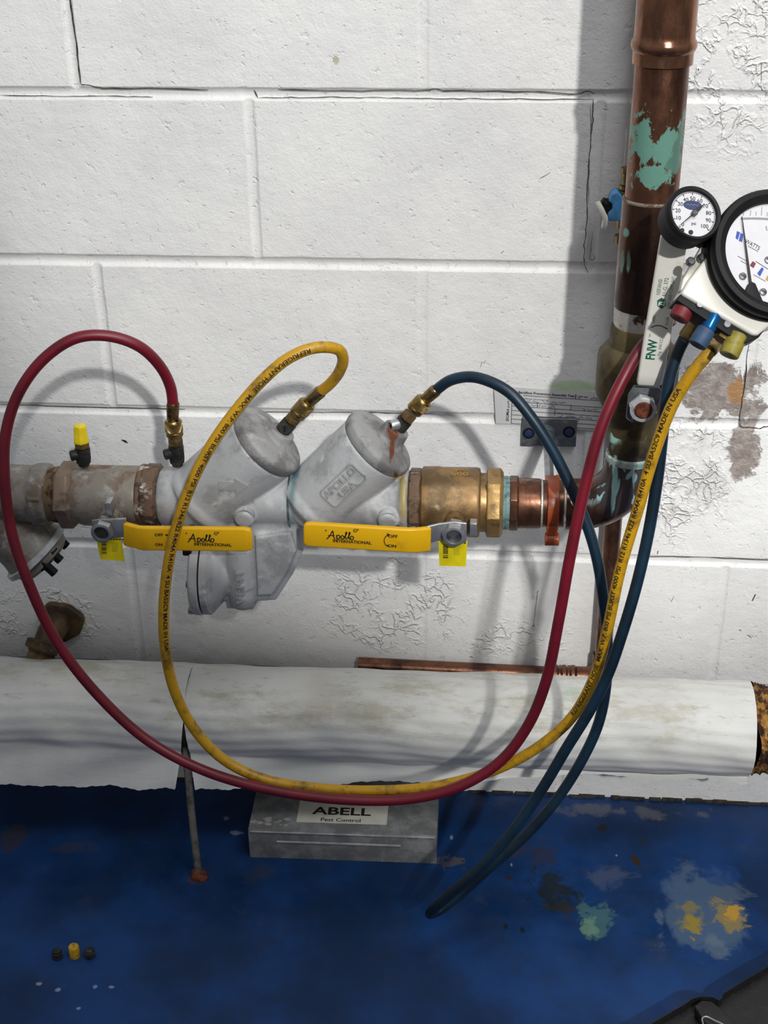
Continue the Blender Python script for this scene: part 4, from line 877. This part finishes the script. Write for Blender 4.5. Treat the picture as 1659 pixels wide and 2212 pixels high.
mb.prism([kh(x, y, -.020) for x, y in blk], KN * -.030); mb.build('manifold_block', M['white_block'], kit, bevel=.003)
mb = MB(); mb.prism([kh(x, y, -.024) for x, y in [(1470, 636), (1488, 626), (1634, 722), (1652, 712), (1640, 728), (1604, 744), (1595, 738), (1470, 654), (1462, 648)]], KN * -.024); mb.build('valve_plate', M['black'], kit, bevel=.001)
mb = MB(); mb.prism([kh(x, y, -.030) for x, y in [(1470, 628), (1476, 602), (1518, 528), (1545, 536), (1530, 566), (1500, 612)]], KN * -.010); mb.build('bracket', plain('bracket_white', sc(205, 202, 190), .4), kit, bevel=.001)
for x, y in [(1490, 567), (1514, 559)]:
    mb = MB(); c0 = kh(x, y, -.028); mb.lathe(c0, KN, [(0, .0042), (.004, .0042), (.0055, .003)], 20); q = mb.build('bracket_screw', M['steel'], kit)
mb = MB(); mb.lathe(KC, KN, [(-.030, R1 * .93), (-.016, R1 * .965), (-.010, R1 * .90), (-.008, R1 * .90), (-.006, R1 * .98), (-.002, R1), (.004, R1), (.007, R1 * .97), (.008, R1 * .90), (.004, R1 * .80), (.000, R1 * .79)], 96, caps=False)
mb.build('gauge_case', M['black'], kit, 40)
dl = MB().lathe(KC, KN, [(0, .0001), (0, R1 * .80)], 80, caps=False).build('dial', M['dial'], kit, smooth=False)
def kflat(name, mat, polys, up_, par=dl, texts=()):
    mb = MB()
    for poly in polys: mb.add([kh(x, y, up_) for x, y in poly], [tuple(range(len(poly)))])
    for body, x, y, h, L_, ang in texts:
        a = math.radians(ang); U = KU * math.cos(a) + KV * math.sin(a); W = KV * math.cos(a) - KU * math.sin(a); c0 = kh(x, y, up_)
        letter(mb, body, lambda X_, Y_: c0 + U * X_ + W * Y_, h, length=L_)
    return mb.build(name, mat, par, smooth=False)
def seg2(x0, y0, x1, y1, w_):
    l = math.hypot(x1-x0, y1-y0); a, b = -(y1-y0)/l*w_/2, (x1-x0)/l*w_/2; return [(x0+a, y0+b), (x1+a, y1+b), (x1-a, y1-b), (x0-a, y0-b)]
kflat('logo', M['blue_ink'], [[(1592, 499), (1599, 502), (1594, 518), (1589, 514)], [(1600, 503), (1606, 506), (1603, 523), (1596, 520)]], .0003)
kflat('dial_lettering', M['ink'], [seg2(1632, 564, 1662, 583, 1)], .0004, texts=[('WATTS', 1626, 528, .0042, .0150, 0)])
for x_, y_, l_ in [(1616, 531, 22), (1594, 553, 20), (1600, 563, 18), (1628, 593, 26)]: kflat('fine_print', M['grey_ink'], [seg2(x_, y_, x_ + l_, y_ + l_ * .56, 1.6)], .0004)
kflat('valve_diagram', M['blue_ink'], [[(1636, 590), (1646, 577), (1650, 581), (1642, 597)]], .0005)
kflat('valve_diagram', plain('red_ink', sc(110, 26, 40), .5), [[(1620, 573), (1626, 564), (1633, 569), (1628, 579)]], .0005)
kflat('valve_diagram', plain('yellow_ink', sc(205, 160, 60), .5), [[(1654, 603), (1658, 595), (1668, 600), (1664, 610)]], .0005)
ap = [(1601 + (1750 - 1601) * i / 24, 472 - 8 * math.sin(PI * min(1, i / 24)) - 0 + i * .9) for i in range(25)]
kflat('scale_arc', M['grey_ink'], [seg2(*ap[i], *ap[i+1], 4) for i in range(24)] + [seg2(x, y, x + 1, y - l, 1) for x, y, l in [(1606, 466, 10), (1621, 466, 12), (1633, 465, 8), (1645, 465, 18), (1657, 467, 9), (1669, 469, 12)]] + [seg2(1657, 498, 1655, 488, 2)], .0005)
mb = MB(); a, b = kh(1622, 612, .003), kh(1603, 467, .003); q = (b - a).normalized().cross(KN)
mb.add([a - q * .0011, b - q * .0003, b + q * .0003, a + q * .0011], [(0,1,2,3)]); mb.add([p - KN * .0006 for p in [a - q * .0011, b - q * .0003, b + q * .0003, a + q * .0011]], [(3,2,1,0)])
mb.build('needle', M['ink'], kit, smooth=False)
fan = [(1613, 622), (1617, 613), (1624, 608), (1632, 612), (1648, 650), (1636, 656), (1628, 662), (1607, 650), (1611, 636)]
MB().prism([kh(x, y, .0045) for x, y in fan], KN * -.004).build('needle_stop', M['black_rubber'], kit, bevel=.0004)
for x, y in [(1604, 597), (1648, 631), (1659, 562)]:
    mb = MB(); c0 = kh(x, y, 0); mb.lathe(c0, KN, [(0, .0036), (.0012, .0034), (.0018, .0022)], 24); o_ = mb.build('dial_screw', M['steel'], kit)
    MB().box(c0 + KN * .0018, (.0024, .0004, .0003), (KU, KV, KN)).build('slot', M['black'], o_, smooth=False)
# small pressure gauge
SC_ = P(1496, 464, .330); SU, SV, SN = camframe(.20, .17, math.radians(0)); ss = S(SC_); R2 = 62 / ss
def sh(x, y, up_=0.0): return kh(x, y, up_, SC_, SN)
mb = MB(); mb.lathe(SC_, SN, [(-.024, R2 * .50), (-.0235, R2 * .93), (-.006, R2 * .95), (-.005, R2), (.0, R2 * 1.02), (.004, R2), (.006, R2 * .95), (.005, R2 * .86), (.001, R2 * .82)], 72, caps=False)
mb.build('small_gauge_case', M['black_rubber'], kit, 40)
sd_ = MB().lathe(SC_ + SN * .0015, SN, [(0, .0001), (0, R2 * .85)], 64, caps=False).build('small_dial', M['dial'], kit, smooth=False)
mb = MB(); rr = R2 * .80
def spol(a, r): a = math.radians(a); return SC_ + SN * .0020 + (SU * math.cos(a) + SV * math.sin(a)) * r
for i in range(51):
    a = 225 - 270 * i / 50; l = .12 if i % 5 == 0 else .05; p0, p1 = spol(a, rr), spol(a, rr * (1 - l)); q = (p1 - p0).normalized().cross(SN) * (.00035 if i % 5 == 0 else .00018); mb.add([p0 - q, p1 - q, p1 + q, p0 + q], [(0,1,2,3)])
for i in range(60):
    a = 225 - 270 * i / 60; b = 225 - 270 * (i+1) / 60; mb.add([spol(a, rr), spol(b, rr), spol(b, rr * .985), spol(a, rr * .985)], [(0,1,2,3)])
for i in range(11):
    c0 = spol(225 - 27 * i, rr * .72); letter(mb, str(i * 10), lambda X_, Y_: c0 + SU * X_ + SV * Y_, .0040)
c0 = spol(270, rr * .42); letter(mb, 'psi', lambda X_, Y_: c0 + SU * X_ + SV * Y_, .0032)
mb.build('small_dial_scale', M['ink'], sd_, smooth=False)
mb = MB(); mb.add([SC_ + SN * .0019 + SV * R2 * .32 + SU * -.0003 + (SU * math.cos(2*PI*k/28) * .0092 + SV * math.sin(2*PI*k/28) * .0046) for k in range(28)], [tuple(range(28))]); mb.build('logo', plain('navy_ink', sc(30, 44, 92), .4), sd_, smooth=False)
mb = MB(); c0 = SC_ + SN * .0022 + SV * R2 * .32; mb.tube([c0 + SU * (-.0068 + .0017 * k_) + SV * (.0009 if k_ % 2 else -.0007) for k_ in range(8)], .00028, 5, 3); mb.build('logo_lettering', M['grey_ink'], sd_, smooth=False)
mb = MB(); hub_ = SC_ + SN * .004; tip = sh(1456, 497, .004); tail = sh(1516, 447, .004); dd = (tip - hub_).normalized(); q = dd.cross(SN)
mb.prism([hub_ + q * .0007, tip, hub_ - q * .0007], SN * .0006); mb.prism([hub_ + q * .0016, hub_ - q * .0016, tail - q * .0014 + dd * .004, tail + q * .0004 - dd * .004, tail + q * .0022 + dd * .005], SN * .0006); mb.build('small_needle', M['ink'], kit, smooth=False)
MB().lathe(hub_, SN, [(-.003, .0028), (.002, .0028), (.0026, .002)], 24).build('needle_hub', M['steel'], kit)
for x, y in [(1473, 498), (1492, 502)]: MB().lathe(sh(x, y, .0015), SN, [(0, .0023), (.001, .0021)], 20).build('dial_screw', M['ink'], kit)
# connecting neck, ports and knobs
mb = MB(); mb.rod(SC_ - SN * .028, kh(1545, 525, -.035), .011, seg=24); mb.build('gauge_neck', M['black'], kit)
def knob(name, mat, a, b, r, ee, r2=None, base=None):
    A, B = kh(*a, ee), kh(*b, ee - .002); mb = MB(); mb.lathe(A, B - A, [(0, r * .9), (.001, r), ((B-A).length - .001, r2 or r), ((B-A).length, (r2 or r) * .93), ((B-A).length, (r2 or r) * .78), ((B-A).length - .002, .0001)], 36, caps=False)
    return mb.build(name, mat, kit)
for a, b in [((1500, 640), (1490, 655)), ((1545, 676), (1537, 692)), ((1610, 712), (1597, 732))]:
    MB().rod(kh(*a, -.036), kh(*b, -.036), .0035, seg=16).build('knob_stem', M['chrome'], kit)
knob('red_knob', M['red_knob'], (1487, 650), (1466, 689), .0098, -.034)
knob('blue_knob_neck', M['blue_gloss'], (1546, 678), (1528, 712), .0072, -.028)
knob('blue_knob', M['blue_knob'], (1526, 712), (1506, 746), .0090, -.028)
knob('olive_knob', M['olive_knob'], (1594, 722), (1574, 768), .0096, -.030)
for a, b in [((1520, 664), (1505, 690)), ((1575, 708), (1558, 735))]:
    MB().rod(kh(*a, -.036), kh(*b, -.036), .0082, seg=6).build('brass_port', M['old_brass'], kit)
for x, y in [(1511, 658), (1570, 701)]: MB().lathe(kh(x, y, -.023), KN, [(0, .0035), (.002, .003)], 20).build('plate_screw', M['chrome'], kit)

# ------------------------------------------------------------ the three hoses
HR = .0062
def hose(label, mat, pts, start, end, r=HR):
    """pts: (x, y, e); start/end: (nut base px, nut top px, ferrule top px, e) or None"""
    q = [P(*p) for p in pts]; o = thing('test_hose', label, 'hose', q[len(q)//2], 'coloured test hoses')
    tb = MB(); tb.tube(q, r, 20, 10); tb.build('rubber_tube', mat, o, 60)
    for en, q0 in ((start, q[0]), (end, q[-1])):
        if not en: continue
        a, b, e_ = en; A, B = P(*a, e_), P(*b, e_); d = B - A; L = d.length; dn = d / L
        mb = MB(); 
        kn = [(0, .0085), (.001, .0096)]; Ln = L * .95
        if Ln > .004:
            mb.lathe(A, d, [(0, .0088), (.0015, .0098), (Ln * .25, .0098), (Ln * .28, .0090), (Ln * .32, .0098), (Ln - .002, .0098), (Ln, .0082)], 36); 
            for k in range(30):                          # knurling
                for sgn in (-1, 1):
                    f_ = frame(d); h_ = []
                    for j in range(7):
                        t_ = Ln * (.36 + .52 * j / 6); an = 2*PI*k/30 + sgn * t_ * 90; h_.append(A + dn * t_ + (f_[0] * math.cos(an) + f_[1] * math.sin(an)) * .0098)
                    mb.tube(h_, .00035, 4, 0)
            mb.build('knurled_nut', M['brass'], o, 50)
        mb = MB(); F = q0 + (q0 - B).normalized() * .001; d2 = q0 - B; L2 = d2.length
        mb.lathe(B - d2.normalized() * .002, d2, [(0, .0058), (.002, .0062), (L2 - .001, .0071), (L2 + .003, .0071), (L2 + .004, .0066)], 36)
        f_ = frame(d2)
        for k in range(10):
            an = 2*PI*k/10; s0 = f_[0] * math.cos(an) + f_[1] * math.sin(an); mb.tube([B + s0 * .0060, q0 + s0 * .0069], .0006, 6, 0)
        mb.build('ferrule', M['brass'], o, 50)
    return o, q
def nut(A, B): return A
red, rq = hose('deep red hose looping far left and back up behind the white lever', M['red_hose'],
    [(374, 873, .200), (368, 835, .202), (345, 790, .21), (300, 748, .22), (235, 726, .228), (165, 730, .236), (95, 775, .245), (40, 850, .256), (12, 940, .268), (10, 1040, .28), (25, 1150, .29), (62, 1260, .30), (125, 1390, .305), (215, 1505, .31), (320, 1600, .318), (440, 1664, .33), (580, 1705, .34), (740, 1727, .345), (880, 1726, .345), (990, 1700, .345), (1080, 1645, .34), (1140, 1568, .335), (1180, 1470, .33), (1207, 1340, .325), (1232, 1200, .32), (1264, 1050, .31), (1300, 920, .30), (1345, 820, .284), (1390, 745, .264), (1432, 706, .262), (1452, 690, .264)],
    ((378, 942), (373, 905), E0), None)
yel, yq = hose('yellow printed hose arching over the left slanted cap and up to the gauge', M['yellow_hose'],
    [(692, 846, .205), (713, 829, .212), (733, 803, .222), (741, 776, .232), (733, 757, .240), (708, 750, .248), (668, 754, .256), (620, 776, .263), (570, 818, .27), (515, 880, .278), (462, 953, .286), (420, 1030, .293), (388, 1115, .30), (366, 1205, .306), (354, 1310, .31), (358, 1410, .312), (380, 1500, .313), (422, 1578, .315), (485, 1642, .318), (570, 1683, .322), (690, 1703, .325), (810, 1708, .328), (930, 1700, .33), (1050, 1670, .33), (1150, 1622, .33), (1235, 1550, .33), (1285, 1460, .33), (1312, 1360, .33), (1340, 1230, .33), (1378, 1100, .33), (1416, 970, .332), (1455, 870, .334), (1500, 800, .334), (1525, 770, .332), (1534, 757, .33)],
    ((640, 897), (668, 868), .203), ((1558, 730), (1556, 733), .31))
blu, bq = hose('dark blue hose from the right slanted cap, dangling in a long loop above the floor', M['blue_hose'],
    [(940, 844, .203), (972, 822, .207), (1015, 814, .213), (1060, 825, .222), (1105, 852, .232), (1150, 905, .243), (1195, 975, .253), (1235, 1055, .262), (1263, 1120, .270), (1288, 1200, .278), (1303, 1290, .285), (1312, 1390, .292), (1308, 1490, .298), (1292, 1565, .305), (1258, 1640, .312), (1205, 1724, .32), (1140, 1800, .328), (1060, 1872, .335), (990, 1935, .34), (945, 1968, .348), (930, 1974, .358), (935, 1966, .368), (975, 1930, .376), (1045, 1868, .378), (1115, 1786, .375), (1170, 1706, .37), (1225, 1614, .365), (1275, 1533, .36), (1314, 1455, .355), (1342, 1375, .35), (1376, 1260, .34), (1403, 1140, .33), (1422, 1020, .322), (1434, 910, .316), (1446, 820, .31), (1464, 762, .305), (1482, 726, .302)],
    ((893, 888), (920, 862), .203), ((1508, 685), (1505, 690), .30))
# printing on the yellow hose
def hose_print(q, body, i0, s0, h, side):
    c = catmull(q, 10); cum = [0]
    for a, b in zip(c[:-1], c[1:]): cum.append(cum[-1] + (b - a).length)
    mb = MB(); vs_, fs, wd = text_polys(body, 1.0, 1.0, .02, True); k = h / .73; L_ = []
    import bisect
    def at(s):
        s = max(0, min(cum[-1] - 1e-5, s)); i = max(0, min(len(c) - 2, bisect.bisect_right(cum, s) - 1)); f_ = (s - cum[i]) / (cum[i+1] - cum[i] + 1e-9)
        p = c[i].lerp(c[i+1], f_); i2 = min(i + 2, len(c) - 1); i1 = max(i - 1, 0); t_ = ((c[i+1] - c[i1]).normalized().lerp((c[i2] - c[i]).normalized(), f_)).normalized(); return p, t_
    for x, y in vs_:
        s = s0 - x * k * 1.25 if side < 0 else s0 + x * k * 1.25
        p, T = at(s); n = (CP - p); n = (n - T * n.dot(T)).normalized(); bt = n.cross(T)
        a = (y - .36) * k / HR + .35 * side * 1
        L_.append(p + (n * math.cos(a) + bt * math.sin(a)) * (HR + .00022))
    mb.add(L_, fs); return mb, cum
def s_at(q, i): c = catmull(q, 10); return sum((b - a).length for a, b in zip(c[:i*10], c[1:i*10+1]))
tx = 'REFRIGERANT HOSE  MAX. W.P. 800 PSI BURST 4000 PSI  R12 R134a R22 R404A R410A  4 SU BA52C9 MADE IN USA'
wl = text_polys(tx, 1.0, 1.0, .02)[2] * (.0048 / .73) * 1.25
end_ = s_at(yq, len(yq) - 1)
mb, cum = hose_print(yq, tx, 0, end_ - .045 - wl, .0048, 1); mb.build('printing', M['ink'], yel, smooth=False)
mb, cum = hose_print(yq, tx, 0, s_at(yq, 6), .0048, 1); mb.build('printing', M['ink'], yel, smooth=False)

# ------------------------------------------------------------ things on the floor
fl, fr = G(540, 1852), G(943, 1866); bxu = (fr - fl).normalized(); bxv = V(-bxu.y, bxu.x, 0); BW = (fr - fl).length; BH = .050; BD = min(.150, -fl.y - .008)
bx = thing('trap_box', 'grey metal pest control box with a clear lid on the floor beneath the insulated pipe', 'box', fl.lerp(fr, .5) + bxv * BD / 2)
bc = fl.lerp(fr, .5) + bxv * BD / 2
t = NT('dusty_galvanised'); c = t.mix(t.ramp(t.noise(24, 5, .7), .4, .65), sc(112, 115, 117), sc(148, 150, 150)); t.bump(t.noise(60, 4), .3, .0006); mg = t.out(c, .5, .35)
mb = MB(); mb.box(bc + V(0, 0, .0225), (BW/2 - .004, BD/2 - .004, .0222), (bxu, bxv, ZU)); mb.build('metal_body', mg, bx, bevel=.002)
gl = NT('dusty_clear_plastic'); gl.b.inputs['Transmission Weight'].default_value = .55; gl.b.inputs['IOR'].default_value = 1.3
c = gl.mix(gl.ramp(gl.noise(30, 5, .7), .4, .65), sc(150, 152, 152), sc(190, 192, 192)); gl.out(c, .22, 0.0)
mb = MB(); mb.box(bc + V(0, 0, .0480), (BW/2, BD/2, .0018), (bxu, bxv, ZU)); mb.box(bc - bxv * (BD/2 - .001) + V(0, 0, .0235), (BW/2, .0012, .0235), (bxu, bxv, ZU))
mb.box(bc - bxu * (BW/2 - .001) + V(0, 0, .0235), (.0012, BD/2, .0235), (bxu, bxv, ZU)); mb.box(bc + bxu * (BW/2 - .001) + V(0, 0, .0235), (.0012, BD/2, .0235), (bxu, bxv, ZU)); mb.build('clear_lid', gl.m, bx, bevel=.0008)
mb = MB(); a = fl - bxv * .0008 + V(0, 0, .031); mb.box(a.lerp(a + bxu * BW, .48) , (BW * .33, .0007, .0010), (bxu, bxv, ZU)); a = fl - bxv * .0008 + V(0, 0, .0475); mb.box(a + bxu * BW / 2, (BW * .49, .0007, .0008), (bxu, bxv, ZU)); mb.build('lid_edge_highlight', plain('pale_highlight', sc(180, 182, 184), .25), bx, smooth=False)  # pale strips paint the highlight along the lid's front edges
mb = MB(); a = G(583, 1776, .0503); 
for i in range(16): mb.ball(a + bxu * random.uniform(-.024, .024) + bxv * random.uniform(-.006, .012) - V(0, 0, .0012), random.uniform(.002, .0045), (1.6, 1, .6), 10, 6)
mb.build('plaster_crumbs', weather('plaster', [sc(150, 148, 144), (sc(110, 108, 104), .5, .65)], 80, (.9, 1), 0, .001), bx)
def bt_(x, y, u=.0004): return G(x, y, .0498 + u)
lb = [bt_(640, 1776), bt_(835, 1782), bt_(842, 1712), bt_(652, 1706)]
mb = MB().prism(lb, V(0, 0, .0004)); lb_o = mb.build('label', plain('label_cream', sc(206, 204, 192), .6, nz=.03), bx, smooth=False)
mb = MB(); 
for s_, x, y, h_, L_, b_ in [('ABELL', 738, 1752, .0125, .082, .025), ('Pest Control', 736, 1771, .0055, .055, .015), ('004', 806, 1719, .008, .02, 0)]:
    c0 = bt_(x, y, .0010); letter(mb, s_, lambda X_, Y_: c0 + bxu * X_ + bxv * Y_ * 1.25, h_, length=L_, bold=b_)
mb.build('lettering', M['ink'], lb_o, smooth=False)
for nm, lab, x, y, mt, k in [('valve_cap', 'dark brass cap on the blue floor, left of the yellow cap', 125, 2068, M['dark_bronze'], 0), ('dust_cap', 'small yellow cap on the blue floor between two dark caps', 162, 2066, M['old_cap'], 1), ('valve_cap', 'dark brass cap on the blue floor, right of the yellow cap', 195, 2066, M['dark_bronze'], 0)]:
    a = G(x, y); mb = MB()
    if k: mb.lathe(a, ZU, [(0, .0068), (.001, .0072), (.017, .0068), (.0185, .0058)], 8, .2)
    else: mb.lathe(a, ZU, [(0, .0068), (.001, .0073), (.009, .0073), (.010, .0062), (.0125, .0058), (.013, .0045)], 6, .4)
    tag(mb.build(nm, mt, None, bevel=.0006), lab, 'cap', 'caps taken off the test cocks')

# black case at the lower right corner
cs = thing('tool_case', 'black plastic carrying case lying on the blue floor at the lower right corner', 'case', G(1600, 2230))
ZC = .046
rim = [(1330, 2252), (1400, 2214), (1482, 2166), (1492, 2158), (1506, 2153), (1524, 2152), (1540, 2154), (1552, 2160), (1559, 2156), (1562, 2146), (1600, 2122), (1659, 2087), (1760, 2028), (1980, 2300), (1560, 2560)]
rp = [G(x, y, ZC) for x, y in rim]; cen = sum(rp, V(0, 0, 0)) / len(rp)
mb = MB(); n = len(rp); rings = [(1.0, -ZC), (1.0, -.010), (1.012, -.008), (1.012, -.001), (1.006, .0), (.975, .0), (.970, -.004), (.965, -.012)]
vs_ = []
for k, z in rings: vs_ += [cen + (p - cen) * k + V(0, 0, z) for p in rp]
mb.add(vs_, [(i*n + j, i*n + (j+1) % n, (i+1)*n + (j+1) % n, (i+1)*n + j) for i in range(len(rings) - 1) for j in range(n)] + [tuple((len(rings)-1)*n + j for j in range(n))])
M['case'] = weather('case_plastic', [sc(26, 25, 25), (sc(44, 42, 40), .55, .75)], 60, (.35, .55), 0, .0008)
mb.build('shell', M['case'], cs, 30)
mb = MB(); out = [(1500, 2172), (1516, 2160), (1536, 2162), (1560, 2180), (1590, 2212), (1560, 2228), (1520, 2206)]; mb.prism([G(x, y, ZC + .003) for x, y in out], V(0, 0, -.012)); mb.build('latch', M['case'], cs, bevel=.0015)
mb = MB(); mb.tube([G(x, y, ZC + .006) for x, y in [(1520, 2216), (1517, 2200), (1525, 2196), (1545, 2205), (1562, 2213), (1580, 2226)]], .0011, 8, 4); mb.build('wire_clip', M['chrome'], cs)
